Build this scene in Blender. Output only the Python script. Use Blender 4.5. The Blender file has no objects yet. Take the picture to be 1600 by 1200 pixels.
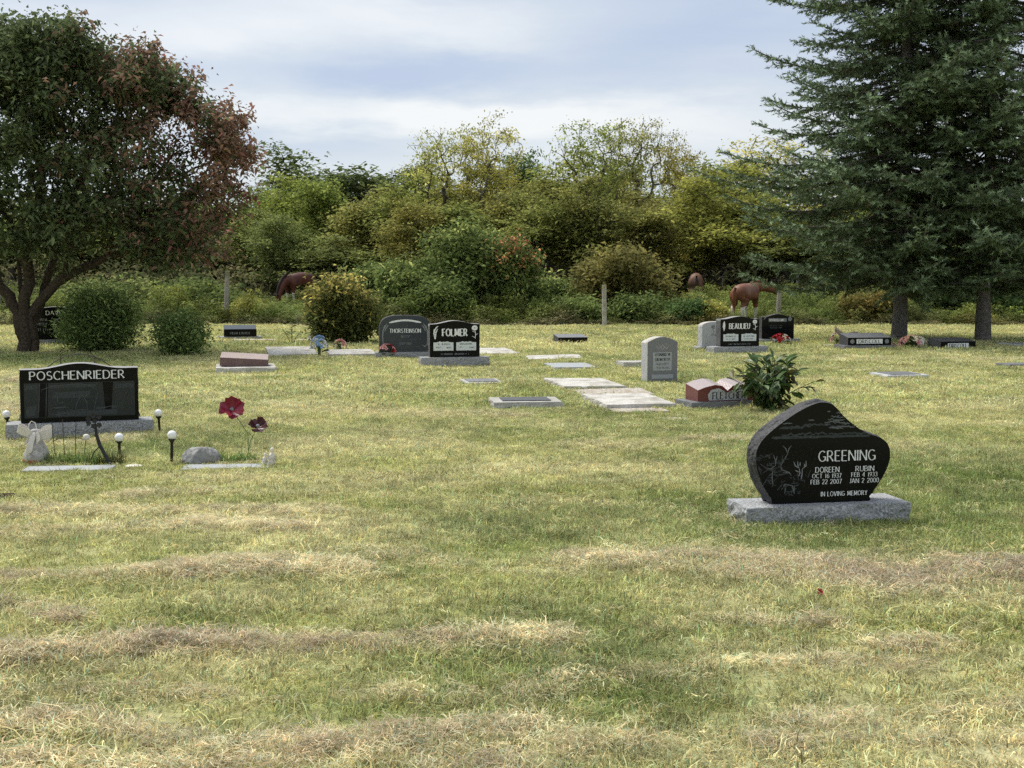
import bpy, math, random
import numpy as np
from mathutils import Vector, Matrix, Euler

# ------------------------------------------------------------------ camera
scene = bpy.context.scene
COL = scene.collection
FPX, EYE, HOR = 2000.0, 1.6, 432.0          # focal length in photo pixels, eye height, horizon row
PITCH = math.atan((600.0 - HOR) / FPX)
cam_d = bpy.data.cameras.new('camera')
cam_d.sensor_width = 36.0
cam_d.lens = FPX / 1600.0 * 36.0
cam_d.clip_end = 3000.0
cam = bpy.data.objects.new('camera', cam_d)
COL.objects.link(cam)
cam.location = (0, 0, EYE)
cam.rotation_euler = (math.pi / 2 - PITCH, 0, 0)
scene.camera = cam

# ------------------------------------------------------------------ sky, sun, exposure
SUN_AZ, SUN_EL = math.radians(-46), math.radians(57)     # azimuth from +Y towards +X (negative = left)
sun_dir = Vector((math.sin(SUN_AZ) * math.cos(SUN_EL), math.cos(SUN_AZ) * math.cos(SUN_EL), math.sin(SUN_EL)))
sd = bpy.data.lights.new('sun', 'SUN')
sd.energy = 2.1
sd.angle = math.radians(26)
sd.color = (1.0, 0.95, 0.86)
so = bpy.data.objects.new('sun', sd)
COL.objects.link(so)
so.rotation_euler = sun_dir.to_track_quat('Z', 'Y').to_euler()
so.location = (0, 0, 40)

world = bpy.data.worlds.new('World')
scene.world = world
world.use_nodes = True
def build_world():
    nt = world.node_tree
    N, L = nt.nodes, nt.links
    N.clear()
    out = N.new('ShaderNodeOutputWorld'); bg = N.new('ShaderNodeBackground')
    bg.inputs['Strength'].default_value = 0.1
    L.new(bg.outputs[0], out.inputs[0])
    sky = N.new('ShaderNodeTexSky'); sky.sky_type = 'NISHITA'; sky.sun_disc = False
    sky.sun_elevation = SUN_EL; sky.sun_rotation = SUN_AZ
    tc = N.new('ShaderNodeTexCoord')
    sep = N.new('ShaderNodeSeparateXYZ'); L.new(tc.outputs['Generated'], sep.inputs[0])
    def math_(op, a, b=None, c=None):
        m = N.new('ShaderNodeMath'); m.operation = op
        for i, v in enumerate((a, b, c)):
            if v is None: continue
            if isinstance(v, (int, float)): m.inputs[i].default_value = v
            else: L.new(v, m.inputs[i])
        return m.outputs[0]
    az = math_('ARCTAN2', sep.outputs[0], sep.outputs[1])
    el = math_('ARCSINE', sep.outputs[2])
    # cloud sheet seen in perspective
    zz = math_('ADD', math_('MAXIMUM', sep.outputs[2], 0.0), 0.10)
    comb = N.new('ShaderNodeCombineXYZ')
    L.new(math_('DIVIDE', sep.outputs[0], zz), comb.inputs[0])
    L.new(math_('DIVIDE', sep.outputs[1], zz), comb.inputs[1])
    n1 = N.new('ShaderNodeTexNoise'); n1.inputs['Scale'].default_value = 0.75; n1.inputs['Detail'].default_value = 8
    n1.inputs['Roughness'].default_value = 0.55; n1.inputs['Distortion'].default_value = 0.5
    L.new(comb.outputs[0], n1.inputs['Vector'])
    # fine warp for the edges of the banks
    c2 = N.new('ShaderNodeCombineXYZ'); L.new(math_('MULTIPLY', az, 6.0), c2.inputs[0]); L.new(math_('MULTIPLY', el, 22.0), c2.inputs[1])
    n2 = N.new('ShaderNodeTexNoise'); n2.inputs['Scale'].default_value = 1.6; n2.inputs['Detail'].default_value = 7
    n2.inputs['Roughness'].default_value = 0.6
    L.new(c2.outputs[0], n2.inputs['Vector'])
    warp = math_('SUBTRACT', n2.outputs['Fac'], 0.5)
    azw = math_('MULTIPLY_ADD', warp, 0.10, az)
    elw = math_('MULTIPLY_ADD', warp, 0.045, el)
    def bank(px, py, rx, ry, amp):
        a0, e0 = (px - 800) / FPX, (HOR - py) / FPX
        dx = math_('DIVIDE', math_('SUBTRACT', azw, a0), rx / FPX)
        dy = math_('DIVIDE', math_('SUBTRACT', elw, e0), ry / FPX)
        r2 = math_('ADD', math_('MULTIPLY', dx, dx), math_('MULTIPLY', dy, dy))
        return math_('MULTIPLY', math_('POWER', 2.718, math_('MULTIPLY', r2, -1.0)), amp)
    f = math_('MULTIPLY_ADD', n1.outputs['Fac'], 1.1, -0.05)
    for b in [(640, 130, 250, 36, -0.50), (1060, 70, 330, 80, -0.48), (560, 40, 380, 34, 0.42), (780, 80, 120, 30, 0.3),
              (330, 85, 200, 26, 0.25), (700, 190, 420, 26, 0.45), (1000, 200, 360, 60, 0.25), (450, 232, 260, 36, -0.25),
              (120, 20, 260, 40, -0.32), (250, 130, 120, 30, -0.2), (700, 225, 200, 16, -0.12)]:
        f = math_('ADD', f, bank(*b))
    ramp = N.new('ShaderNodeValToRGB')
    L.new(f, ramp.inputs[0])
    e = ramp.color_ramp.elements
    e[0].position = 0.0; e[0].color = (0.50, 0.58, 0.74, 1)
    e[1].position = 0.95; e[1].color = (0.92, 0.925, 0.92, 1)
    e2 = e.new(0.45); e2.color = (0.67, 0.725, 0.80, 1)
    sc = N.new('ShaderNodeVectorMath'); sc.operation = 'SCALE'; sc.inputs['Scale'].default_value = CLOUD_GAIN
    L.new(ramp.outputs[0], sc.inputs[0])
    mix = N.new('ShaderNodeMix'); mix.data_type = 'RGBA'; mix.inputs[0].default_value = 0.9
    L.new(sky.outputs[0], mix.inputs[6]); L.new(sc.outputs[0], mix.inputs[7])
    L.new(mix.outputs[2], bg.inputs['Color'])
CLOUD_GAIN = 4.65
build_world()
scene.view_settings.view_transform = 'Standard'
scene.view_settings.look = 'None'
scene.view_settings.exposure = 1.08
scene.view_settings.gamma = 1.0
scene.render.engine = 'CYCLES'
scene.cycles.max_bounces = 5
scene.cycles.diffuse_bounces = 3
scene.cycles.glossy_bounces = 2
scene.cycles.transmission_bounces = 2
scene.cycles.use_adaptive_sampling = True
scene.cycles.adaptive_threshold = 0.02
scene.cycles.use_denoising = False
scene.cycles.sample_clamp_indirect = 4.0

# ------------------------------------------------------------------ helpers: noise, ground, meshes
def _hash(ix, iy, seed):
    n = (ix.astype(np.int64) * 374761393 + iy.astype(np.int64) * 668265263 + seed * 144665) & 0x7fffffff
    n = ((n ^ (n >> 13)) * 1274126177) & 0x7fffffff
    return ((n ^ (n >> 16)) & 0xffff) / 65535.0
def vnoise(x, y, seed=0):
    x = np.asarray(x, float); y = np.asarray(y, float)
    ix, iy = np.floor(x), np.floor(y)
    fx, fy = x - ix, y - iy
    fx = fx * fx * (3 - 2 * fx); fy = fy * fy * (3 - 2 * fy)
    a = _hash(ix, iy, seed); b = _hash(ix + 1, iy, seed); c = _hash(ix, iy + 1, seed); d = _hash(ix + 1, iy + 1, seed)
    return (a * (1 - fx) + b * fx) * (1 - fy) + (c * (1 - fx) + d * fx) * fy
def fbm(x, y, seed=0, octv=4):
    s, a, t = 0, 0.5, 0
    for k in range(octv):
        s = s + a * vnoise(x * 2 ** k + 17.3 * k, y * 2 ** k - 9.1 * k, seed + k); t += a; a *= 0.5
    return s / t
cp, sp = math.cos(PITCH), math.sin(PITCH)
def ray(px, py):
    u, v = (px - 800) / FPX, (600 - py) / FPX
    return np.array((u, cp + v * sp, -sp + v * cp))
def G(px, py, z=0.0):                         # photo pixel -> point on the ground
    r = ray(px, py)
    t = (z - EYE) / r[2]
    return (r[0] * t, r[1] * t)
def AT(px, dist):                             # column of the photo at a distance -> x
    return (px - 800) / FPX * dist / cp * 1.0
def ZAT(py, dist):                            # height seen at a photo row at a distance
    r = ray(800, py)
    return EYE + r[2] / r[1] * dist

ROWS = []                                     # windrows of clippings: polyline on the ground, half width, weight
for pts, hw, wt in [
    ([(-60, 842), (120, 836), (300, 830), (460, 830)], .16, .9), ([(200, 780), (300, 774), (400, 776)], .12, .6),
    ([(-60, 918), (130, 908), (320, 896), (545, 893)], .15, 1.1), ([(-60, 955), (60, 962), (110, 972)], .12, .6),
    ([(-40, 1040), (100, 1030), (330, 1008), (560, 1005), (840, 1000)], .11, 1.1),
    ([(-80, 1150), (180, 1148), (330, 1182), (620, 1160), (800, 1140), (960, 1160), (1200, 1140), (1400, 1120), (1700, 1098)], .10, 1.0),
    ([(-80, 1210), (300, 1215), (600, 1195), (800, 1200)], .09, .7), ([(760, 1195), (950, 1170), (1250, 1165), (1650, 1150)], .09, .9),
    ([(930, 875), (1080, 880), (1300, 890), (1700, 905)], .28, 1.0), ([(1030, 888), (1250, 905), (1700, 935)], .22, .7),
    ([(1100, 968), (1200, 972), (1300, 976)], .09, .9), ([(1010, 980), (1080, 978)], .07, .7), ([(1380, 1010), (1460, 1012)], .07, .6),
    ([(880, 1065), (1000, 1060), (1090, 1062)], .10, .5), ([(800, 1020), (900, 1040)], .08, .4),
    ([(420, 1100), (620, 1085), (800, 1092)], .07, .5), ([(1000, 1050), (1300, 1040), (1650, 1060)], .08, .45), ([(500, 860), (760, 880), (900, 900)], .10, .35), ([(-60, 800), (200, 808), (520, 800)], .12, .45), ([(-60, 1090), (200, 1085), (420, 1100)], .07, .5), ([(0, 640), (200, 690), (20, 700)], .18, .5), ([(900, 700), (1150, 690)], .25, .35), ([(1080, 560), (1600, 565)], .6, .35),
    ([(440, 640), (800, 650)], .3, .3), ([(230, 615), (520, 640)], .3, .3), ([(0, 590), (30, 600), (0, 640)], .3, .5)]:
    ROWS.append((np.array([G(*p) for p in pts]), hw, wt))
def row_mask(x, y):
    m = np.zeros_like(np.asarray(x, float))
    wob = (fbm(x * 1.3, y * 1.3, 71, 3) - .5) * .35
    for pl, hw, wt in ROWS:
        d = np.full_like(m, 1e9)
        for a, b in zip(pl[:-1], pl[1:]):
            ab = b - a
            t = np.clip(((x - a[0]) * ab[0] + (y - a[1]) * ab[1]) / (ab @ ab), 0, 1)
            d = np.minimum(d, np.hypot(x - a[0] - t * ab[0], y - a[1] - t * ab[1]))
        m = np.maximum(m, 1.2 * wt * np.exp(-(np.maximum(d + wob, 0) / hw) ** 2 * 1.0))
    return m * np.clip(fbm(x * 1.6, y * 2.6, 72, 3) * 1.5 + .10, 0, 1.2)
def H(x, y):
    x = np.asarray(x, float); y = np.asarray(y, float)
    base = (fbm(x * .35, y * .35, 5, 3) - .5) * .07 + (fbm(x * 1.6, y * 1.6, 9, 2) - .5) * .022
    r = np.clip((y - 47) / 15, 0, 1)
    return base * np.clip((46 - y) / 4, 0, 1) + r * r * (3 - 2 * r) * .55 + np.clip((y - 97) / 16, 0, 1) * 4.6
def HH(x, y): return float(H(np.array([x]), np.array([y]))[0])
GREENS_AND_SHADE = [(G(330, 690), .9, .8), (G(250, 700), .7, .6), (G(120, 715), .7, .5), (G(1560, 740), 1.6, .75), (G(1480, 790), 1.2, .6), (G(1150, 815), .6, .7),  # green grass; the pair right of the boulder-shaped stone paints a shade patch
          (G(1280, 835), .8, .6), (G(700, 830), 1.0, .5), (G(750, 1010), .5, .5), (G(30, 1110), .5, .6), (G(180, 870), .7, .5), (G(310, 975), .4, .5),
          (G(930, 1010), .5, .55), (G(60, 560), 3.0, .5), (G(230, 552), 2.5, .5), (G(960, 560), 1.2, .5), (G(1090, 590), .8, .5), (G(1450, 545), 5.0, .45),
          (G(940, 1110), .4, .6), (G(820, 800), 1.3, .35), (G(460, 530), 1.2, .5)]
def green_field(x, y):
    g = fbm(x * .55, y * .38, 21, 4) * 1.2 - .40
    g = g + (fbm(x * 2.6, y * 2.0, 25, 3) - .5) * .8
    for (cx, cy), r, a in GREENS_AND_SHADE:
        g = g + a * .62 * np.exp(-((x - cx) ** 2 + ((y - cy) * .8) ** 2) / r ** 2)
    return np.clip(g, 0, 1)

def np_mesh(name, verts, faces, cols=None, mats=None, smooth=False):
    """faces: array (n,k) or list of such arrays"""
    if not isinstance(faces, list): faces = [faces]
    faces = [np.asarray(f, np.int32) for f in faces if len(f)]
    me = bpy.data.meshes.new(name)
    verts = np.asarray(verts, np.float32)
    me.vertices.add(len(verts)); me.vertices.foreach_set('co', verts.ravel())
    tot = np.concatenate([np.full(len(f), f.shape[1], np.int32) for f in faces])
    idx = np.concatenate([f.ravel() for f in faces])
    me.loops.add(len(idx)); me.loops.foreach_set('vertex_index', idx)
    me.polygons.add(len(tot))
    start = np.concatenate([[0], np.cumsum(tot)[:-1]]).astype(np.int32)
    me.polygons.foreach_set('loop_start', start)
    me.polygons.foreach_set('loop_total', tot)
    if smooth: me.polygons.foreach_set('use_smooth', np.ones(len(tot), bool))
    if cols is not None:
        a = me.attributes.new('col', 'FLOAT_COLOR', 'POINT')
        c = np.ones((len(verts), 4), np.float32); c[:, :3] = cols
        a.data.foreach_set('color', c.ravel())
    me.update(calc_edges=True)
    for m in (mats or []): me.materials.append(m)
    return me

def link(name, me, parent=None, loc=None, rot=None, **props):
    o = bpy.data.objects.new(name, me)
    COL.objects.link(o)
    if parent is not None: o.parent = parent
    if loc is not None: o.location = loc
    if rot is not None: o.rotation_euler = rot
    for k, v in props.items(): o[k] = v
    return o
def thing(name, label, cat, loc, rz=0.0, group=None, rot=None):
    o = link(name, None, loc=loc, rot=rot or (0, 0, rz), label=label, category=cat)
    o.empty_display_size = .2; o['kind'] = 'thing'
    if group: o['group'] = group
    return o

class MB:
    """collects simple pieces into one mesh"""
    def __init__(s): s.v = []; s.f = []; s.mi = []
    def add(s, v, f, mi=0):
        o = len(s.v); s.v += [tuple(p) for p in v]; s.f += [tuple(i + o for i in q) for q in f]; s.mi += [mi] * len(f); return s
    def box(s, x0, x1, y0, y1, z0, z1, mi=0):
        v = [(x0, y0, z0), (x1, y0, z0), (x1, y1, z0), (x0, y1, z0), (x0, y0, z1), (x1, y0, z1), (x1, y1, z1), (x0, y1, z1)]
        return s.add(v, [(0, 3, 2, 1), (4, 5, 6, 7), (0, 1, 5, 4), (1, 2, 6, 5), (2, 3, 7, 6), (3, 0, 4, 7)], mi)
    def tube(s, pts, rad, n=7, mi=0, caps=True):
        pts = [Vector(p) for p in pts]
        if not hasattr(rad, '__len__'): rad = [rad] * len(pts)
        v = []; f = []
        ref = Vector((.13, .21, 1)).normalized()
        for i, p in enumerate(pts):
            t = (pts[min(i + 1, len(pts) - 1)] - pts[max(i - 1, 0)])
            t = t.normalized() if t.length > 1e-9 else Vector((0, 0, 1))
            r2 = ref if abs(t.dot(ref)) < .95 else Vector((1, 0, 0))
            a = t.cross(r2).normalized(); b = t.cross(a)
            for k in range(n):
                q = 2 * math.pi * k / n
                v.append(p + (a * math.cos(q) + b * math.sin(q)) * rad[i])
        for i in range(len(pts) - 1):
            for k in range(n):
                f.append((i * n + k, i * n + (k + 1) % n, (i + 1) * n + (k + 1) % n, (i + 1) * n + k))
        if caps:
            f.append(tuple(range(n))); f.append(tuple((len(pts) - 1) * n + k for k in reversed(range(n))))
        return s.add(v, f, mi)
    def lathe(s, prof, n=16, mi=0, center=(0, 0, 0), wob=None):
        v = []; f = []
        for r, z in prof:
            for k in range(n):
                q = 2 * math.pi * k / n
                rr = r * (wob(q, z) if wob else 1)
                v.append((center[0] + rr * math.cos(q), center[1] + rr * math.sin(q), center[2] + z))
        for i in range(len(prof) - 1):
            for k in range(n):
                f.append((i * n + k, i * n + (k + 1) % n, (i + 1) * n + (k + 1) % n, (i + 1) * n + k))
        f.append(tuple(reversed(range(n)))); f.append(tuple((len(prof) - 1) * n + k for k in range(n)))
        return s.add(v, f, mi)
    def build(s, name, mats, parent=None, smooth=False, bevel=0, loc=None, rot=None, **props):
        me = bpy.data.meshes.new(name)
        me.from_pydata([tuple(p) for p in s.v], [], s.f)
        for m in (mats if isinstance(mats, (list, tuple)) else [mats]): me.materials.append(m)
        me.polygons.foreach_set('material_index', s.mi)
        if smooth: me.polygons.foreach_set('use_smooth', [True] * len(s.f))
        me.update()
        o = link(name, me, parent, loc, rot, **props)
        if bevel:
            b = o.modifiers.new('bevel', 'BEVEL'); b.width = bevel; b.segments = 2; b.limit_method = 'ANGLE'
        return o

# ------------------------------------------------------------------ materials
def newmat(name):
    m = bpy.data.materials.new(name); m.use_nodes = True
    nt = m.node_tree; nt.nodes.clear()
    out = nt.nodes.new('ShaderNodeOutputMaterial')
    return m, nt.nodes, nt.links, out
def speckle(name, c1, c2, scale=180, rough=.6, spec=.3, bump=.0, c3=None, big=6, bumpscale=60, coat=0):
    """granite, concrete, bark: two fine tones, slow blotches and relief"""
    m, N, L, out = newmat(name)
    p = N.new('ShaderNodeBsdfPrincipled'); L.new(p.outputs[0], out.inputs[0])
    p.inputs['Roughness'].default_value = rough; p.inputs['Specular IOR Level'].default_value = spec
    tc = N.new('ShaderNodeTexCoord')
    n = N.new('ShaderNodeTexNoise'); n.inputs['Scale'].default_value = scale; n.inputs['Detail'].default_value = 3
    L.new(tc.outputs['Object'], n.inputs['Vector'])
    r = N.new('ShaderNodeValToRGB'); L.new(n.outputs['Fac'], r.inputs[0])
    r.color_ramp.elements[0].position = .38; r.color_ramp.elements[1].position = .62
    r.color_ramp.elements[0].color = (*c1, 1); r.color_ramp.elements[1].color = (*c2, 1)
    n2 = N.new('ShaderNodeTexNoise'); n2.inputs['Scale'].default_value = big; n2.inputs['Detail'].default_value = 5
    L.new(tc.outputs['Object'], n2.inputs['Vector'])
    r2 = N.new('ShaderNodeValToRGB'); L.new(n2.outputs['Fac'], r2.inputs[0])
    r2.color_ramp.elements[0].position = .42; r2.color_ramp.elements[1].position = .72
    r2.color_ramp.elements[0].color = (0, 0, 0, 1); r2.color_ramp.elements[1].color = (1, 1, 1, 1)
    mx = N.new('ShaderNodeMix'); mx.data_type = 'RGBA'; mx.blend_type = 'MIX'
    L.new(r2.outputs[0], mx.inputs[0]); L.new(r.outputs[0], mx.inputs[6])
    mx.inputs[7].default_value = (*(c3 or tuple(a * .5 + b * .5 for a, b in zip(c1, c2))), 1)
    L.new(mx.outputs[2], p.inputs['Base Color'])
    if bump:
        n3 = N.new('ShaderNodeTexNoise'); n3.inputs['Scale'].default_value = bumpscale; n3.inputs['Detail'].default_value = 4
        L.new(tc.outputs['Object'], n3.inputs['Vector'])
        b = N.new('ShaderNodeBump'); b.inputs['Strength'].default_value = bump; b.inputs['Distance'].default_value = .02
        L.new(n3.outputs['Fac'], b.inputs['Height']); L.new(b.outputs[0], p.inputs['Normal'])
    return m
def foliage(name, trans=.35, rough=.55, use_inst=False, base=None, jitter=.35, gain=1.0, spec=.12, sat=1.0):
    """leaf colour from the mesh attribute (or the instancer), tinted by the object's own colour"""
    m, N, L, out = newmat(name)
    if base is None:
        at = N.new('ShaderNodeAttribute'); at.attribute_name = 'col'
        col = at.outputs['Color']
    else:
        rg = N.new('ShaderNodeRGB'); rg.outputs[0].default_value = (*base, 1); col = rg.outputs[0]
    oi = N.new('ShaderNodeObjectInfo')
    mul = N.new('ShaderNodeMix'); mul.data_type = 'RGBA'; mul.blend_type = 'MULTIPLY'; mul.inputs[0].default_value = 1
    L.new(col, mul.inputs[6])
    if use_inst:
        ia = N.new('ShaderNodeAttribute'); ia.attribute_type = 'INSTANCER'; ia.attribute_name = 'gcol'
        L.new(ia.outputs['Color'], mul.inputs[7])
    else:
        L.new(oi.outputs['Color'], mul.inputs[7])
    hs = N.new('ShaderNodeHueSaturation'); hs.inputs['Saturation'].default_value = sat
    mr = N.new('ShaderNodeMapRange'); mr.inputs[3].default_value = gain * (1 - jitter); mr.inputs[4].default_value = gain * (1 + jitter)
    L.new(oi.outputs['Random'], mr.inputs[0]); L.new(mr.outputs[0], hs.inputs['Value'])
    L.new(mul.outputs[2], hs.inputs['Color'])
    c = hs.outputs[0]
    d = N.new('ShaderNodeBsdfPrincipled'); d.inputs['Roughness'].default_value = rough; d.inputs['Specular IOR Level'].default_value = spec
    t = N.new('ShaderNodeBsdfTranslucent'); mxs = N.new('ShaderNodeMixShader'); mxs.inputs[0].default_value = trans
    L.new(c, d.inputs['Base Color']); L.new(c, t.inputs[0])
    L.new(d.outputs[0], mxs.inputs[1]); L.new(t.outputs[0], mxs.inputs[2]); L.new(mxs.outputs[0], out.inputs[0])
    return m
def plain(name, c, rough=.5, spec=.4, metal=0, var=.12, scale=25):
    m = speckle(name, tuple(x * (1 - var) for x in c), tuple(min(1, x * (1 + var)) for x in c), scale, rough, spec, c3=c)
    for n in m.node_tree.nodes:
        if n.type == 'BSDF_PRINCIPLED': n.inputs['Metallic'].default_value = metal
    return m

M = {}
M['leaf'] = foliage('leaf', .42, .75, jitter=.0, gain=2.15, spec=.06, sat=.90)
M['leaf_obj'] = foliage('leaf_obj', .25, jitter=.3)
M['needle'] = foliage('needle', .12, .6, jitter=0, gain=2.1, sat=.92)
M['grass'] = foliage('grass_blade', .38, .6, use_inst=True, jitter=.22)
M['bark'] = speckle('bark', (.035, .028, .022), (.10, .078, .058), 22, .9, .15, .9, (.075, .058, .042), 5, 35)
M['bark_grey'] = speckle('bark_grey', (.085, .078, .07), (.19, .175, .16), 20, .9, .15, .9, (.12, .108, .095), 5, 30)
M['twig'] = speckle('twig', (.075, .066, .056), (.15, .132, .112), 20, .9, .1)
M['granite_black'] = speckle('granite_black', (.004, .0045, .005), (.009, .010, .011), 300, .10, .12, big=3, c3=(.006, .0065, .007))
M['granite_satin'] = speckle('granite_satin', (.022, .027, .030), (.034, .040, .043), 260, .14, .22, big=3, c3=(.027, .033, .036))
M['granite_slate'] = speckle('granite_slate', (.030, .036, .043), (.05, .058, .066), 300, .22, .4, big=3)
M['granite_side'] = speckle('granite_side', (.055, .056, .062), (.17, .175, .18), 95, .8, .3, .9, (.10, .10, .106), 8, 45)
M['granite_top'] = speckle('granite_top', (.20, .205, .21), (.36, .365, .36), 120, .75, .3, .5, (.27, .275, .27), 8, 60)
M['granite_dark_side'] = speckle('granite_dark_side', (.03, .031, .034), (.10, .10, .105), 95, .75, .3, .9, (.055, .055, .06), 8, 38)
M['granite_grey'] = speckle('granite_grey', (.17, .175, .185), (.46, .47, .48), 70, .75, .3, 1.0, (.30, .305, .315), 10, 38)
M['granite_mid'] = speckle('granite_mid', (.13, .135, .145), (.21, .215, .225), 180, .5, .4, .1, (.165, .17, .18), 5)
M['granite_pale'] = speckle('granite_pale', (.36, .37, .38), (.54, .55, .56), 150, .6, .3, .2, (.45, .455, .465), 6)
M['granite_red'] = speckle('granite_red', (.10, .022, .02), (.21, .06, .05), 170, .3, .5, 0, (.15, .04, .035), 5)
M['granite_red_sheen'] = speckle('granite_red_sheen', (.30, .235, .225), (.46, .39, .38), 110, .25, .5, .2, (.38, .31, .30), 5)  # glossy sky reflection on the red marker's top, put into its paler colour
M['granite_pink'] = speckle('granite_pink', (.25, .19, .175), (.46, .37, .345), 80, .6, .35, .5, (.33, .26, .24), 6)
M['granite_brown'] = speckle('granite_brown', (.10, .06, .055), (.24, .16, .15), 80, .8, .3, 1.0, (.15, .10, .095), 7, 40)
M['concrete_white'] = speckle('concrete_white', (.45, .44, .41), (.64, .62, .58), 45, .9, .2, .7, (.31, .29, .245), 4.5, 40)
M['concrete_worn'] = speckle('concrete_worn', (.30, .27, .22), (.58, .55, .49), 22, .95, .1, .9, (.34, .28, .22), 7, 30)
M['concrete'] = speckle('concrete', (.34, .335, .315), (.54, .53, .50), 70, .9, .2, .6, (.30, .29, .255), 5, 45)
M['stone_bluegrey'] = speckle('stone_bluegrey', (.27, .29, .31), (.40, .42, .44), 120, .6, .3, .2, (.33, .35, .36), 6)
M['bronze'] = speckle('bronze', (.035, .037, .040), (.075, .078, .082), 90, .4, .5, .4, (.05, .052, .056), 9)
M['letter'] = plain('letter_white', (.76, .77, .77), .7, .2, var=.04)
M['letter_grey'] = plain('letter_grey', (.22, .235, .245), .8, .2, var=.1)
M['letter_dim'] = plain('letter_dim', (.085, .092, .097), .8, .2, var=.15)
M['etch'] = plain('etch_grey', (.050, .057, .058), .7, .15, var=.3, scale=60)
M['etch_light'] = plain('etch_light', (.12, .13, .132), .8, .15, var=.25, scale=60)
M['letter_dark'] = plain('letter_dark', (.045, .047, .05), .7, .2, var=.1)
M['panel_white'] = plain('panel_white', (.62, .66, .67), .6, .3, var=.05)
M['post_wood'] = speckle('post_wood', (.20, .185, .165), (.38, .36, .33), 30, .95, .1, .8, (.27, .25, .22), 6, 25)
M['post_white'] = speckle('post_white', (.36, .35, .32), (.54, .52, .48), 30, .95, .1, .6, (.28, .25, .22), 5, 25)
M['plastic_black'] = plain('plastic_black', (.012, .012, .013), .35, .4)
M['globe'] = plain('globe_white', (.82, .83, .82), .25, .5, var=.03)
M['iron'] = plain('iron', (.018, .018, .018), .6, .4)
M['wire'] = plain('wire_rust', (.06, .05, .042), .7, .3)
M['ribbon'] = plain('ribbon', (.66, .62, .57), .7, .2, var=.08)
M['cloth_grey'] = speckle('cloth_grey', (.30, .295, .275), (.50, .49, .46), 24, .85, .2, .6, (.36, .33, .28), 5, 18)
M['rust'] = plain('rust', (.30, .13, .06), .9, .1, var=.3)
M['rock'] = speckle('rock', (.16, .165, .17), (.36, .36, .35), 26, .9, .2, .9, (.22, .215, .20), 5, 22)
M['soil'] = speckle('soil', (.03, .022, .016), (.10, .075, .05), 40, .95, .05, .9, (.06, .045, .03), 9, 40)
M['figure'] = plain('figure_white', (.66, .63, .57), .7, .3, var=.12, scale=40)
M['poppy'] = speckle('poppy', (.15, .008, .022), (.28, .022, .05), 40, .35, .5, c3=(.19, .012, .03))
M['poppy_dark'] = speckle('poppy_dark', (.035, .004, .006), (.08, .008, .012), 40, .35, .5, c3=(.05, .005, .008))
M['stem'] = plain('stem', (.14, .19, .06), .6, .2)
M['driftwood'] = speckle('driftwood', (.18, .15, .115), (.34, .29, .23), 18, .95, .1, .8, (.24, .20, .16), 5, 25)
def petal(name, c): M[name] = plain(name, c, .7, .2, var=.15, scale=50)
petal('petal_white', (.74, .73, .70)); petal('petal_pink', (.66, .36, .34)); petal('petal_red', (.42, .03, .045)); petal('petal_blue', (.34, .50, .70))
petal('petal_cream', (.72, .66, .48)); petal('petal_peach', (.64, .38, .25)); petal('petal_leaf', (.06, .10, .035)); petal('petal_purple', (.16, .14, .26))

def lawn_material():
    m, N, L, out = newmat('lawn_ground')
    p = N.new('ShaderNodeBsdfPrincipled'); p.inputs['Roughness'].default_value = .95; p.inputs['Specular IOR Level'].default_value = .1
    L.new(p.outputs[0], out.inputs[0])
    at = N.new('ShaderNodeAttribute'); at.attribute_name = 'col'
    tc = N.new('ShaderNodeTexCoord')
    n = N.new('ShaderNodeTexNoise'); n.inputs['Scale'].default_value = 9; n.inputs['Detail'].default_value = 9; n.inputs['Roughness'].default_value = .7
    L.new(tc.outputs['Object'], n.inputs['Vector'])
    mr = N.new('ShaderNodeMapRange'); mr.inputs[1].default_value = .3; mr.inputs[2].default_value = .7; mr.inputs[3].default_value = .6; mr.inputs[4].default_value = 1.35
    L.new(n.outputs['Fac'], mr.inputs[0])
    sc = N.new('ShaderNodeVectorMath'); sc.operation = 'SCALE'
    L.new(at.outputs['Color'], sc.inputs[0]); L.new(mr.outputs[0], sc.inputs['Scale'])
    L.new(sc.outputs[0], p.inputs['Base Color'])
    b = N.new('ShaderNodeBump'); b.inputs['Strength'].default_value = .6; b.inputs['Distance'].default_value = .03
    L.new(n.outputs['Fac'], b.inputs['Height']); L.new(b.outputs[0], p.inputs['Normal'])
    return m
M['lawn'] = lawn_material()

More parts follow.
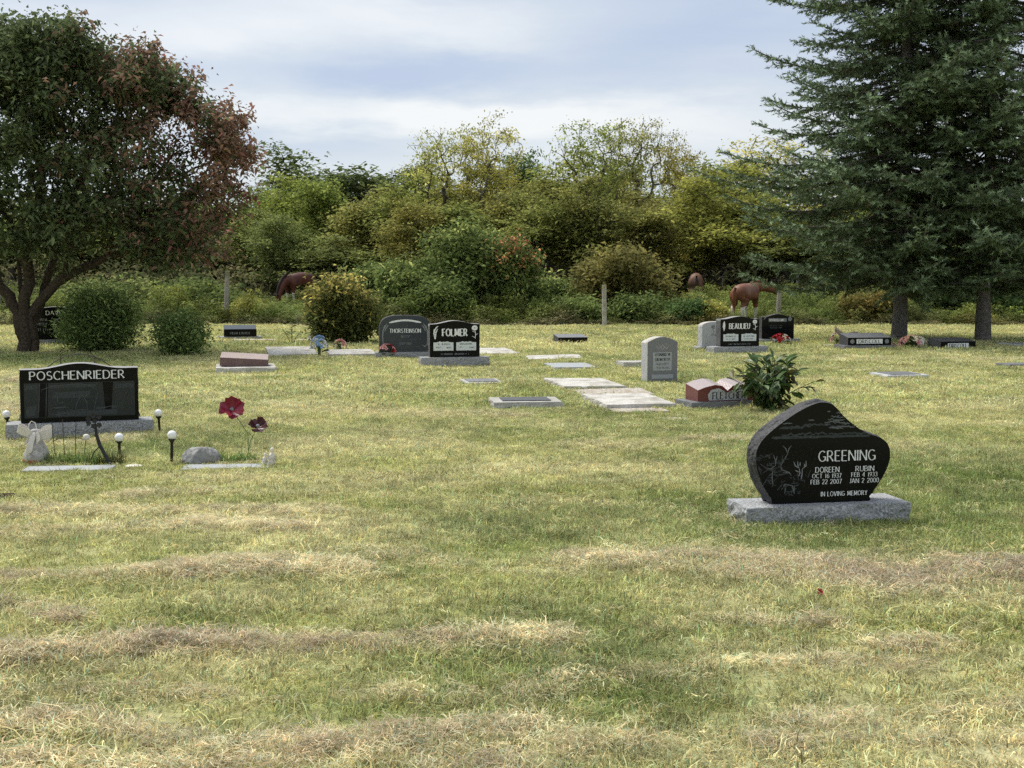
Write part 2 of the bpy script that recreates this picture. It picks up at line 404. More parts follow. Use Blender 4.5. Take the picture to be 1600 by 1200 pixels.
# ------------------------------------------------------------------ ground sheet
LAWN_END = 41.6
C_GREEN, C_YEL, C_STRAW, C_THATCH = (np.array(c) for c in ((.225, .280, .092), (.430, .440, .182), (.70, .64, .415), (.45, .385, .275)))
def lawn_colour(x, y, rng=None):
    g = green_field(x, y)[:, None]
    s = np.clip(fbm(x * .8, y * 1.9, 33, 4) * 1.8 - .55, 0, 1)[:, None] * (1 - g * .7)
    far = np.clip((np.asarray(y) - 14) / 16, 0, 1)[:, None]
    c = C_YEL * (1 - g) + C_GREEN * g
    c = c * (1 - s * .7) + C_STRAW * s * .7
    c = c * (1 - far * .22 * (1 - g)) + C_STRAW * np.array((1.02, .98, .72)) * far * .22 * (1 - g)
    return c
def build_ground():
    def axis(lo, hi, step, ext_lo, ext_hi):
        a = list(np.arange(lo, hi + 1e-6, step))
        s, v = step, a[-1]
        while v < ext_hi: s *= 1.35; v += s; a.append(v)
        s, v = step, a[0]
        while v > ext_lo: s *= 1.35; v -= s; a.insert(0, v)
        return np.array(a)
    xs, ys = axis(-22, 22, .2, -900, 900), axis(2.5, 46, .2, -60, 1500)
    X, Y = np.meshgrid(xs, ys)
    x, y = X.ravel(), Y.ravel()
    z = H(x, y) + row_mask(x, y) * .02
    nx, ny = len(xs), len(ys)
    i = np.arange(nx * ny).reshape(ny, nx)
    f = np.stack([i[:-1, :-1].ravel(), i[:-1, 1:].ravel(), i[1:, 1:].ravel(), i[1:, :-1].ravel()], 1)
    c = lawn_colour(x, y) * .8
    edge = LAWN_END + (fbm(x * .5, y * .0 + 3.3, 90, 3) - .5) * 2.4
    w = np.clip((y - edge) / .8, 0, 1)[:, None]
    c = c * (1 - w) + np.array((.10, .095, .055)) * w
    o = link('lawn', np_mesh('lawn', np.stack([x, y, z], 1), f, c, [M['lawn']], True), kind='structure')
    return o
build_ground()

# ------------------------------------------------------------------ woody plants
def ellipsoids(rng, lobes, n, shell=.35):
    """points spread through a union of ellipsoids, denser towards the rind"""
    vol = np.array([l[3] * l[4] * l[5] for l in lobes]); k = rng.choice(len(lobes), n, p=vol / vol.sum())
    L = np.array(lobes)[k]
    d = rng.normal(size=(n, 3)); d /= np.linalg.norm(d, axis=1)[:, None]
    r = rng.uniform(0, 1, n) ** shell
    return L[:, :3] + d * r[:, None] * L[:, 3:6]
def grow(pts, stems, bf=.35):
    """minimum spanning tree that also keeps the way to the root short"""
    P = []; par = []; plen = []
    for st in stems:
        last = -1
        for q in st:
            P.append(np.array(q, float)); par.append(last)
            plen.append(0 if last < 0 else plen[last] + np.linalg.norm(P[-1] - P[last])); last = len(P) - 1
    n0 = len(P); n = len(pts)
    P = np.array(P); best = np.full(n, 1e9); bp = np.zeros(n, int)
    allp = np.vstack([P, np.zeros((n, 3))]); pl = np.concatenate([np.array(plen), np.zeros(n)]); parent = list(par) + [-1] * n
    def relax(i):
        nonlocal best, bp
        c = np.linalg.norm(pts - allp[i], axis=1)
        c = c + bf * pl[i] + np.maximum(0, allp[i][2] - pts[:, 2]) * .5
        m = c < best; best[m] = c[m]; bp[m] = i
    for i in range(n0):
        if i > 0: relax(i)
    done = np.zeros(n, bool); cnt = n0
    for _ in range(n):
        j = int(np.argmin(np.where(done, 1e12, best)))
        done[j] = True; allp[cnt] = pts[j]; parent[cnt] = int(bp[j])
        pl[cnt] = pl[bp[j]] + np.linalg.norm(pts[j] - allp[bp[j]])
        relax(cnt); cnt += 1
    return allp, np.array(parent), n0
def branch_mesh(P, par, rtip, rbase, rng, sides=5, power=None, stems_base=()):
    n = len(P)
    cnt = np.zeros(n); kids = np.bincount(par[par >= 0], minlength=n)
    cnt[kids == 0] = 1
    order = np.argsort(-np.array([depth_of(i, par) for i in range(n)]))
    for i in order:
        if par[i] >= 0: cnt[par[i]] += cnt[i]
    mx = cnt.max()
    pw = math.log(rbase / rtip) / math.log(max(mx, 2))
    rad = rtip * np.maximum(cnt, 1) ** pw
    ed = np.array([i for i in range(n) if par[i] >= 0])
    A, B = P[par[ed]], P[ed]
    rA, rB = np.minimum(rad[par[ed]], rad[ed] * 1.7), rad[ed]
    # bow every edge through a jittered middle
    ln = np.linalg.norm(B - A, axis=1)
    Mid = (A + B) / 2 + rng.normal(size=A.shape) * (ln * .07)[:, None]
    V = []; F = []
    off = 0
    def seg(a, b, ra, rb):
        nonlocal off
        t = b - a; t = t / np.maximum(np.linalg.norm(t, axis=1), 1e-6)[:, None]
        ref = np.where(np.abs(t[:, 2:3]) > .9, np.array([[1., 0, 0]]), np.array([[0, 0, 1.]]))
        u = np.cross(t, ref); u /= np.linalg.norm(u, axis=1)[:, None]; w = np.cross(t, u)
        m = len(a)
        ring = lambda c, r: np.stack([c + (u * math.cos(2 * math.pi * k / sides) + w * math.sin(2 * math.pi * k / sides)) * r[:, None] for k in range(sides)], 1)
        vv = np.concatenate([ring(a, ra), ring(b, rb)], 1).reshape(-1, 3)
        base = off + np.arange(m) * 2 * sides
        for k in range(sides):
            k2 = (k + 1) % sides
            F.append(np.stack([base + k, base + k2, base + sides + k2, base + sides + k], 1))
        V.append(vv); off += len(vv)
    rm = (rA + rB) / 2
    t1 = (Mid - A) / np.maximum(np.linalg.norm(Mid - A, axis=1), 1e-6)[:, None]; t2 = (B - Mid) / np.maximum(np.linalg.norm(B - Mid, axis=1), 1e-6)[:, None]
    seg(A - t1 * rA[:, None] * .35, Mid + t1 * rm[:, None] * .25, rA, rm); seg(Mid - t2 * rm[:, None] * .25, B + t2 * rB[:, None] * .35, rm, rB)
    return np.concatenate(V), np.concatenate(F), rad
def depth_of(i, par):
    d = 0
    while par[i] >= 0: i = par[i]; d += 1
    return d
def leaf_quads(rng, pos, size, aspect=.5, up=.5, droop=.25, dirs=None):
    n = len(pos)
    nr = rng.normal(size=(n, 3)); nr[:, 2] = np.abs(nr[:, 2]) + up; nr /= np.linalg.norm(nr, axis=1)[:, None]
    d = rng.normal(size=(n, 3)) if dirs is None else dirs + rng.normal(size=(n, 3)) * .5
    d -= nr * (d * nr).sum(1)[:, None]; d /= np.maximum(np.linalg.norm(d, axis=1), 1e-6)[:, None]
    s = np.cross(nr, d)
    Ln = size * rng.uniform(.5, 1.45, n)
    L3 = Ln[:, None]
    tip = pos + d * L3; tip[:, 2] -= Ln * droop
    v = np.stack([pos, pos + d * L3 * .45 + s * L3 * aspect * .5, tip, pos + d * L3 * .45 - s * L3 * aspect * .5], 1).reshape(-1, 3)
    f = (np.arange(n) * 4)[:, None] + np.arange(4)[None]
    return v, f
def rep_col(c, k=4): return np.repeat(c, k, axis=0)
def woody(seed, lobes, stems, npts, per_tip, leaf, colfn, rtip=.006, rbase=.15, spread=.22, aspect=.5, bark='bark', up=.5, droop=.25,
          shell=.45, sides=5, flat=.7, extra=None, bf=.35):
    rng = np.random.default_rng(seed)
    pts = ellipsoids(rng, lobes, npts, shell)
    if extra is not None: pts = np.vstack([pts, extra(rng)])
    P, par, n0 = grow(pts, stems, bf)
    bv, bfc, rad = branch_mesh(P, par, rtip, rbase, rng, sides)
    trunk = np_mesh('trunk', bv, bfc, None, [M[bark]], True)
    tips = P[n0:]
    cl = np.clip(rng.gamma(1.6, .625, len(tips)), .12, 3)
    k = rng.poisson(per_tip * cl)
    pos = np.repeat(tips, k, axis=0)
    off = rng.normal(size=pos.shape) * spread; off[:, 2] *= flat
    # leaves also run back along the twig that carries the tip
    back = np.repeat(P[par[n0:]] - tips, k, axis=0) * (rng.uniform(0, 1, len(pos)) ** 2)[:, None] * .8
    pos = pos + off + back
    pos[:, 2] = np.maximum(pos[:, 2], .04)
    v, f = leaf_quads(rng, pos, leaf, aspect, up, droop)
    clump = np.repeat(rng.normal(size=len(tips)), k)
    c = colfn(pos, rng, clump)
    crown = np_mesh('crown', v, f, rep_col(np.clip(c, .004, .9)), [M['leaf']])
    return trunk, crown
def palette(base, alt, amt=.35, var=.28, lean=0.0):
    base, alt = np.array(base), np.array(alt)
    def fn(pos, rng, clump):
        t = np.clip(.5 * clump * amt + amt * .5 + rng.normal(size=len(pos)) * amt * .5, 0, 1)[:, None]
        c = base * (1 - t) + alt * t
        return c * np.exp(rng.normal(size=(len(pos), 1)) * var + clump[:, None] * .10)
    return fn

def plant(name, label, cat, meshes, loc, rz=0, scale=1.0, tint=None, group=None, parts=('trunk', 'crown')):
    t = thing(name, label, cat, loc, rz, group)
    t.scale = scale if hasattr(scale, '__len__') else (scale,) * 3
    for pn, me in zip(parts, meshes):
        o = link(pn, me, t)
        if tint is not None and pn in ('crown', 'foliage'): o.color = (*tint, 1)
    return t

# --- the crab apple on the left
def crab():
    x0, y0 = G(43, 551)
    lobes = [(.1, 0, 4.7, 2.5, 2.4, 2.0), (2.7, -.2, 3.6, 2.0, 2.1, 1.6), (-2.3, .2, 3.9, 2.2, 2.2, 2.0), (3.9, 0, 3.05, 1.0, 1.3, 1.05),
             (.7, 0, 5.7, 1.3, 1.4, 1.1), (2.3, .2, 4.8, .8, .9, .6), (3.3, .1, 4.25, .6, .7, .5), (-1.5, 0, 5.7, .8, .9, .6), (.6, -1.2, 3.0, 2.4, 1.2, .9), (-.6, 0, 6.0, 1.1, 1.2, .9), (3.2, -.6, 2.5, 1.5, 1.3, .7), (1.6, -1.0, 2.6, 1.6, 1.1, .75), (-1.6, -.8, 2.6, 1.6, 1.2, .7)]
    stems = [[(-.13, 0, -.05), (-.12, .0, .45), (-.17, .03, .9), (-.36, .05, 1.25), (-.75, .1, 1.9), (-1.3, .1, 2.6)],
             [(-.02, -.08, -.05), (-.02, -.08, .6), (-.0, -.1, 1.2), (.10, -.15, 2.1), (.3, -.1, 3.0)],
             [(.14, .0, -.05), (.12, .0, .5), (.17, .0, .95), (.42, -.02, 1.25), (.85, -.05, 1.65), (1.5, -.1, 1.95), (2.2, -.1, 2.2)],
             [(.10, .10, -.05), (.12, .12, .7), (.30, .22, 1.4), (.55, .4, 2.3), (.8, .6, 3.2)],
             [(-.05, .10, -.05), (-.08, .14, .7), (-.2, .25, 1.4), (-.35, .5, 2.4)]]
    def extra(rng):                              # upright water shoots above the crown
        e = []
        for _ in range(120):
            a = rng.uniform(-3.2, 4.6); b = rng.uniform(-1.2, 1.2)
            top = 6.75 - .055 * (a - .2) ** 2 * (1.9 if a > .5 else 1.2) - .25 * b * b
            n = rng.integers(3, 6)
            for q in range(n): e.append((a + .05 * q, b, top - .5 + .23 * q + rng.uniform(-.1, .1)))
        return np.array(e)
    g1, g2 = np.array((.034, .050, .020)), np.array((.078, .098, .040))
    b1, b2 = np.array((.085, .052, .034)), np.array((.150, .088, .055))
    red = np.array((.125, .050, .042))
    def col(pos, rng, clump):
        n = len(pos)
        brown = np.clip((pos[:, 0] - 1.9) * .42 + (pos[:, 2] - 5.0) * .06 + clump * .28 + fbm(pos[:, 0] * 1.2 + 20, pos[:, 2] * 1.2, 44, 2) * 1.3 - .62, 0, 1)
        brown = (rng.uniform(size=n) < brown * .92)[:, None]
        t = rng.uniform(size=(n, 1))
        c = np.where(brown, b1 * (1 - t) + b2 * t, g1 * (1 - t) + g2 * t)
        rr = (rng.uniform(size=n) < np.clip((pos[:, 2] - 5.0) * .0 + (pos[:, 0] - 1.2) * .035, 0, .10))[:, None]
        c = np.where(rr, red, c)
        return c * np.exp(rng.normal(size=(n, 1)) * .28)
    me = woody(11, lobes, stems, 930, 62, .125, col, .006, .12, .165, .5, 'bark', .6, .35, .42, 9, .75, extra, .4)
    plant('crabapple_tree', 'large leafy tree at left edge turning from green to reddish brown, with several dark trunks', 'tree', me, (x0, y0, 0), 0, (1, 1, .955))
crab()

# --- spruces on the right
def spruce_mesh(seed, height, prof, z0=1.8, dz=.35):
    rng = np.random.default_rng(seed)
    tb = MB()
    tz = np.linspace(-.05, height, 16)
    tb.tube([(.05 * math.sin(z * .6), .04 * math.cos(z * .5), z) for z in tz], [max(.015, .17 * (1 - z / height) ** .8) * (1.25 if z < .2 else 1) for z in tz], 9)
    V = []; C = []; n_sh = []
    starts = []; dirs = []; lens = []; shade = []
    z = z0
    while z < height - .3:
        L0 = prof(z)
        nb = 6
        a0 = rng.uniform(0, 6.28)
        for b in range(nb):
            a = a0 + b * 2 * math.pi / nb + rng.normal() * .22
            L = L0 * rng.uniform(.58, 1.18); zz = z + rng.uniform(-.16, .16)
            ns = max(4, int(L / .19))
            s = np.linspace(0, 1, ns + 1)
            rr = s * L
            drop = -.16 * L * np.sin(s * 1.9) + .11 * L * s ** 3 + rng.normal() * .05 * L * s
            side = rng.normal() * .10 * L * s ** 2
            ca, sa = math.cos(a), math.sin(a)
            px = ca * rr - sa * side; py = sa * rr + ca * side; pz = zz + drop + (.25 * L * s if z > height * .7 else 0)
            bp = np.stack([px, py, pz], 1)
            tb.tube([tuple(q) for q in bp], [max(.006, .012 + .013 * L * (1 - q) * .55) for q in s], 5, caps=False)
            for i in range(1, ns + 1):
                t = bp[i] - bp[i - 1]; t /= np.linalg.norm(t)
                sgn = 1
                for sgn in (-1, 1):
                    if s[i] < .22 and rng.uniform() < .6: continue
                    lat = (.26 + .85 * (1 - s[i]) * min(1, L / 3.0)) * rng.uniform(.55, 1.25) * (1 if s[i] > .3 else .7)
                    sv = np.cross(t, (0, 0, 1)) * sgn
                    d = t * .68 + sv * .75 + np.array((0, 0, rng.normal() * .22 - .16)); d /= np.linalg.norm(d)
                    m = max(1, int(lat / .12))
                    for q in range(m):
                        p = bp[i] + d * (lat * (q + .2) / m) + np.array((0, 0, -.05 * lat * (q / m) ** 2))
                        outer = s[i] * .6 + .4 * (q + 1) / m
                        for w in ((-1, 1) if q < m - 1 else (0,)):
                            perp = np.cross(d, (0, 0, 1)) * w
                            dd = d * .75 + perp * .62 + np.array((0, 0, rng.normal() * .22 + .06)); dd /= np.linalg.norm(dd)
                            starts.append(p); dirs.append(dd); lens.append(rng.uniform(.14, .24)); shade.append(outer)
            starts.append(bp[-1]); dirs.append(t); lens.append(.22); shade.append(1.1)
            starts.append(bp[-2]); dirs.append(t); lens.append(.2); shade.append(1.05)
        z += dz * rng.uniform(.8, 1.2) * (1 if z < height * .6 else .85)
    S, D, Ln, sh = np.array(starts), np.array(dirs), np.array(lens), np.array(shade)
    n = len(S); K = 11
    ref = np.where(np.abs(D[:, 2:3]) > .9, np.array([[1., 0, 0]]), np.array([[0, 0, 1.]]))
    u = np.cross(D, ref); u /= np.linalg.norm(u, axis=1)[:, None]; w = np.cross(D, u)
    vs = []
    for k in range(K):
        q = 2.4 * k + rng.uniform(0, 6.28, n)
        o = (u * np.cos(q)[:, None] + w * np.sin(q)[:, None])
        base = S + D * (Ln * (k + .3) / K)[:, None]
        nd = D * .75 + o * .85
        ln = (.075 * rng.uniform(.8, 1.2, n))[:, None]
        sd = np.cross(nd, o); sd /= np.maximum(np.linalg.norm(sd, axis=1), 1e-6)[:, None]
        vs.append(np.stack([base - sd * .015, base + sd * .015, base + nd * ln], 1))
    v = np.stack(vs, 1).reshape(-1, 3)
    f = np.arange(len(v)).reshape(-1, 3)
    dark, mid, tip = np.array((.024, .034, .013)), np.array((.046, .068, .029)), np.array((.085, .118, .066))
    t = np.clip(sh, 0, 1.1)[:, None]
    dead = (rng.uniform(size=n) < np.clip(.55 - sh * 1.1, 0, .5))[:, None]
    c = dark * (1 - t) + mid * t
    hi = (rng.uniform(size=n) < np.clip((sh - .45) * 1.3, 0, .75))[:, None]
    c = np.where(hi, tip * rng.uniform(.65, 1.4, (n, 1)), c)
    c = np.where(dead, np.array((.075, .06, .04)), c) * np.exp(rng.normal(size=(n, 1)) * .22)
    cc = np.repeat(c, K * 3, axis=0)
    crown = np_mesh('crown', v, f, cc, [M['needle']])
    me = bpy.data.meshes.new('trunk'); me.from_pydata(tb.v, [], tb.f); me.materials.append(M['bark_grey'])
    me.polygons.foreach_set('use_smooth', [True] * len(tb.f)); me.update()
    return me, crown
def spruces():
    x, y = G(1406, 533)
    pa = lambda z: (3.7 + (z - 1.5) * .35) if z < 4.0 else 4.5 * max(0.06, (18.0 - z) / 14.0) ** .9
    plant('spruce_tree', 'big blue-green spruce whose branches reach farthest left, bare trunk behind the flowers', 'tree', spruce_mesh(5, 18, pa), (x, y, 0), .4)
    x, y = G(1538, 534)
    pb = lambda z: (3.2 + (z - 1.5) * .45) if z < 3.6 else 4.2 * max(0.06, (18.0 - z) / 14.4) ** .9
    plant('spruce_tree', 'second blue-green spruce nearer the right edge, slim bare trunk on shaded lawn', 'tree', spruce_mesh(8, 18, pb), (x, y, 0), 1.9)
spruces()

# --- the wood behind: prototypes
def proto_tree(seed, h, w, style):
    """style: round, airy, oval, bare ; trunk at the origin, crown from .25h up"""
    rng = np.random.default_rng(seed)
    lean = rng.normal() * .25
    st = [[(0, 0, -.1), (lean * .2, 0, h * .12), (lean * .5, .05, h * .28), (lean * .9, .05, h * .42)]]
    if style != 'round':
        st.append([(.12, .05, -.1), (.3, .1, h * .18), (.55 + lean, .15, h * .38)])
    if style in ('round', 'oval'):
        lobes = [(lean, 0, h * .58, w * .30, w * .30, h * .26)]
        for _ in range(16):
            a = rng.uniform(0, 6.28); zz = rng.uniform(.26, .93); q = rng.uniform(.10, .44) * w * (1.15 - .75 * abs(zz - .5) / .45)
            lobes.append((q * math.cos(a) + lean, q * math.sin(a) * .8, h * zz, w * rng.uniform(.08, .17), w * rng.uniform(.08, .17), h * rng.uniform(.06, .13)))
        n, per, sp = 400, 32, .24
    elif style == 'airy':
        lobes = [(lean, 0, h * .70, w * .40, w * .34, h * .26), (lean - w * .12, 0, h * .80, w * .24, w * .2, h * .17), (lean + w * .16, .2, h * .74, w * .26, w * .2, h * .2),
                 (lean + w * rng.uniform(-.2, .2), 0, h * .5, w * .3, w * .28, h * .16)]
        n, per, sp = 270, 17, .19
    elif style == 'bare':
        lobes = [(lean, 0, h * .65, w * .4, w * .4, h * .36)]
        n, per, sp = 260, 2.2, .15
    else:
        lobes = [(0, 0, h * .5, w * .5, w * .5, h * .5)]; n, per, sp = 200, 20, .2
    leaf = .15 if style != 'airy' else .13
    pal = palette((.086, .096, .024), (.165, .158, .040), .5, .26)
    return woody(seed, lobes, st, n, per, leaf, pal, .008, .16, sp, .55, 'twig', .5, .3, .45, 4, .6, None, .3)
PROTO = {}
for i, (k, h, w, s) in enumerate([('r1', 7, 6.0, 'round'), ('r2', 7, 6.0, 'round'), ('r3', 7, 6.0, 'round'), ('o1', 7, 4.6, 'oval'), ('o2', 7, 4.6, 'oval'),
                                  ('a1', 9, 5.4, 'airy'), ('a2', 9, 5.4, 'airy'), ('a3', 9, 5.4, 'airy'), ('b1', 6, 5, 'bare'), ('b2', 6, 5, 'bare')]):
    PROTO[k] = (proto_tree(100 + i, h, w, s), h, w)
EXT = {}
def wood_tree(px, dist, top, width_px, key, tint, label, rz=0.0, name='woodland_tree', cat='tree'):
    me, h, w = PROTO[key]
    if key not in EXT:
        co = np.empty(len(me[1].vertices) * 3, np.float32); me[1].vertices.foreach_get('co', co); co = co.reshape(-1, 3)
        EXT[key] = (np.percentile(co[:, 2], 99), np.percentile(co[:, 0], 97.5) - np.percentile(co[:, 0], 2.5))
    h, w = EXT[key][0] / .97, EXT[key][1]
    hh = ZAT(top, dist); ww = width_px * dist / FPX
    plant(name, label, cat, me, (AT(px, dist), dist, HH(AT(px, dist), dist) - .05), rz, (ww / w, ww / w * .9, (hh - HH(0, dist)) / (h * .97)), tint, group='trees of the wood behind the fence')
OL, YG, YE, DK, TAN, GR, BR = (1.0, .98, .95), (1.12, 1.18, .9), (1.25, 1.25, .80), (.52, .66, .74), (1.35, 1.22, 1.25), (.75, 1.0, .85), (.95, .72, 1.0)
WOOD = [
    (560, 86, 243, 230, 'r1', DK, 'dark green broad tree on the skyline above the grazing horse', .3),
    (665, 84, 262, 150, 'r2', DK, 'dark tree on the skyline just left of the tall thin-leaved pair', 1.3),
    (690, 68, 205, 105, 'a1', (1.9, 1.85, 1.5), 'tall thin-crowned pale tree, left one of the skyline pair near the centre', .4),
    (770, 67, 184, 125, 'a2', (1.9, 1.7, 1.2), 'tallest airy yellow tree on the skyline at the centre', 2.2),
    (925, 66, 192, 110, 'a3', (1.25, 1.4, 1.0), 'tall airy green tree on the skyline above the pale leaning post', .2),
    (1000, 67, 188, 100, 'a1', (1.5, 1.4, 1.3), 'tall see-through tree with bare upper twigs, right of centre on the skyline', 3.0),
    (1055, 68, 212, 90, 'a2', (1.6, 1.35, .9), 'airy yellow-green tree, rightmost of the tall skyline trees', 4.2),
    (818, 84, 243, 90, 'r3', (.55, .85, .75), 'small dark round tree between the two tall skyline groups', .9),
    (870, 76, 258, 190, 'r1', YG, 'rounded olive tree below the skyline right of centre', 2.0),
    (1205, 72, 220, 190, 'a3', (1.9, 1.7, 1.0), 'pale yellow-green tree seen left of the spruce branches', 1.0),
    (1135, 60, 275, 170, 'r2', YE, 'bright yellow tree left of the spruce above the horses', .1),
    (1085, 74, 255, 150, 'r3', YG, 'yellow-green tree behind the bright yellow tree', 2.6),
    (640, 72, 278, 150, 'o1', (1.05, 1.15, .75), 'olive tree under the thin-leaved skyline tree', .5),
    (585, 64, 305, 125, 'o2', (1.25, 1.2, 1.1), 'tawny straw-coloured tree above the yellowing shrub', .0),
    (500, 70, 285, 130, 'r3', (1.0, 1.2, .75), 'mid-green round tree behind the grazing horse', 1.4),
    (452, 72, 278, 110, 'o1', (1.1, 1.25, .7), 'green tree just right of the reddish tree on the skyline', 2.4),
    (415, 84, 268, 120, 'b1', (.8, .7, 1.2), 'bare twiggy tree peeping out beside the reddish crown', .6),
    (735, 70, 262, 150, 'r2', (1.1, 1.05, .7), 'olive-yellow round tree below the tall centre tree', 3.3),
    (800, 64, 290, 120, 'o2', (1.0, .95, .75), 'olive tree above the orange-tipped thicket', 1.2),
    (935, 58, 280, 125, 'o1', (.95, .95, .8), 'olive tree with dark leaning trunk right of centre', 4.0),
    (1010, 60, 300, 130, 'r1', (1.0, .95, .9), 'brownish olive tree behind the half-hidden horse', 5.1),
    (455, 62, 340, 110, 'r2', (.75, .9, .85), 'low dark green tree behind the grazing horse on the left', .8),
    (535, 60, 370, 110, 'o1', (.85, .95, .9), 'greyish green small tree right above the grazing horse', 2.9),
    (650, 58, 318, 120, 'r3', (1.1, 1.0, .75), 'olive bushy tree behind the left side of the thicket', 4.4),
    (870, 60, 350, 110, 'b2', (.9, .7, .9), 'bare grey-brown tree behind the orange-tipped thicket', .9),
    (1065, 64, 355, 120, 'o2', (1.3, 1.1, .8), 'yellowing tree above the horse seen from behind', 1.8),
    (330, 74, 300, 170, 'r1', GR, 'green wood tree hidden behind the right part of the reddish crown', 3.6),
    (235, 70, 330, 180, 'r3', GR, 'green wood tree behind the reddish crown above the round shrub', .2),
    (130, 72, 320, 180, 'r2', OL, 'wood tree behind the dark forked trunks', 1.9),
    (20, 70, 320, 190, 'r1', GR, 'leftmost wood tree behind the reddish tree', 4.8),
    (1290, 66, 300, 170, 'r1', (1.3, 1.2, .8), 'yellow-green tree behind the lower left spruce branches', 2.2),
    (1390, 60, 330, 190, 'r3', GR, 'green tree behind the nearer spruce trunk', 3.1),
    (1490, 64, 310, 190, 'r2', GR, 'green tree in the gap between the spruce trunks', 1.1),
    (695, 62, 300, 170, 'r1', (1.0, 1.1, .85), 'broad olive tree right behind the tallest thicket shrub', .7),
    (855, 58, 305, 120, 'o2', (1.1, 1.15, .9), 'olive-green tree right of the orange-tipped thicket', 3.8),
    (975, 72, 262, 170, 'r3', (.95, 1.05, .85), 'olive tree filling the gap under the see-through skyline tree', 5.0),
    (1170, 66, 262, 170, 'o1', (1.25, 1.3, .8), 'yellow-green tree touching the left tips of the spruce', 2.7),
    (400, 66, 330, 130, 'r2', (.85, .95, .85), 'dim green tree at the right rim of the reddish crown', 4.1),
    (1250, 58, 350, 150, 'o2', (.95, 1.0, .8), 'green tree right above the standing horse', 3.4),
    (1600, 60, 320, 200, 'r1', DK, 'dark tree behind the spruce at the right edge', 5.5),
]
for w_ in WOOD: wood_tree(*w_[:7], rz=w_[7])

# understorey brush of the wood: nobody could count it
def leaf_bank(name, label, cat, seed, boxes, leaf, pal, per_m3, clump=.5, mat='leaf'):
    rng = np.random.default_rng(seed); Ps = []; Cl = []
    for (x0, x1, y0, y1, z0, z1) in boxes:
        n = int((x1 - x0) * (y1 - y0) * (z1 - z0) * per_m3)
        nc = max(3, n // 26)
        cx = rng.uniform(x0, x1, nc); cy = rng.uniform(y0, y1, nc)
        topn = z0 + (z1 - z0) * (.45 + .55 * fbm(cx * .45, cy * .45, seed, 3) * 1.5).clip(0, 1.15)
        cz = z0 + (topn - z0) * rng.uniform(0, 1, nc) ** .7
        k = rng.integers(0, nc, n)
        p = np.stack([cx[k], cy[k], cz[k]], 1) + rng.normal(size=(n, 3)) * clump * np.array((1, 1, .7))
        p[:, 2] = np.maximum(p[:, 2], .05)
        Ps.append(p); Cl.append(rng.normal(size=nc)[k])
    pos, cl = np.concatenate(Ps), np.concatenate(Cl)
    v, f = leaf_quads(rng, pos, leaf, .55, .5, .3)
    c = pal(pos, rng, cl)
    me = np_mesh(name, v, f, rep_col(np.clip(c, .004, .9)), [M[mat]])
    return link(name, me, kind='stuff', label=label, category=cat)
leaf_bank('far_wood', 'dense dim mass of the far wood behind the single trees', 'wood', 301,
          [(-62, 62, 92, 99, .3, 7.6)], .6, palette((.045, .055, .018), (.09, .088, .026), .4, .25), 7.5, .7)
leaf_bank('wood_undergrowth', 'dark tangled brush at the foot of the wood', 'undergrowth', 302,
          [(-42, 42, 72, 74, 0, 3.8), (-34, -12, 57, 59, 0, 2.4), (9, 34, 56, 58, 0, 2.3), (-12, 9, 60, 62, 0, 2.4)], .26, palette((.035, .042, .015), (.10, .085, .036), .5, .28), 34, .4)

# --- shrubs
def shrub_mesh(seed, h, w, leaf, pal, npts=170, per=30, spread=.12, aspect=.5, up=.4, taper=.55, nst=9, bark='twig', flat=.8, droop=.25):
    rng = np.random.default_rng(seed)
    lobes = [(0, 0, h * .55, w * .42, w * .42, h * .44), (0, 0, h * .30, w * .36, w * .36, h * .28)]
    lobes[0] = (0, 0, h * .5, w * .34, w * .34, h * .38)
    for _ in range(13):
        a = rng.uniform(0, 6.28); q = w * rng.uniform(.12, .36); zz = rng.uniform(.35, .86) - .25 * q / w
        lobes.append((q * math.cos(a), q * math.sin(a), h * zz, w * rng.uniform(.08, .17), w * rng.uniform(.08, .17), h * rng.uniform(.10, .20)))
    st = []
    for k in range(nst):
        a = 6.28 * k / nst + rng.uniform(-.3, .3); q = w * .05
        st.append([(q * math.cos(a), q * math.sin(a), -.03), (q * 2.4 * math.cos(a), q * 2.4 * math.sin(a), h * .22)])
    tr, cr = woody(seed, lobes, st, npts, per, leaf, pal, .003, .016, spread, aspect, bark, up, droop, .4, 4, flat * 1.25, None, .3)
    return tr, cr
def shrub(name, label, px, py, h, w, seed, leaf, pal, rz=0, group=None, dist=None, **kw):
    x, y = G(px, py) if dist is None else (AT(px, dist), dist)
    ms = shrub_mesh(seed, h, w, leaf, pal, **kw)
    co = np.empty(len(ms[1].vertices) * 3, np.float32); ms[1].vertices.foreach_get('co', co); co = co.reshape(-1, 3)
    kz = (h - (HH(x, y) if dist else 0)) / np.percentile(co[:, 2], 99.7); kx = w / (np.percentile(co[:, 0], 99.6) - np.percentile(co[:, 0], .4))
    return plant(name, label, 'shrub', ms, (x, y, HH(x, y) - .02), rz, (kx, kx, kz), parts=('stems', 'foliage'), group=group)
shrub('shrub', 'wide dark green shrub beside the dark forked trunks', 158, 549, 1.45, 1.75, 401, .085, palette((.048, .080, .020), (.115, .145, .042), .55, .3), npts=420, per=46, spread=.16, aspect=.34, up=.1, droop=.05)
shrub('shrub', 'small dark green shrub right of the wide one', 281, 556, .98, 1.16, 402, .075, palette((.050, .082, .020), (.12, .155, .045), .55, .3), npts=230, per=36, spread=.14, aspect=.36, up=.1, droop=.05)
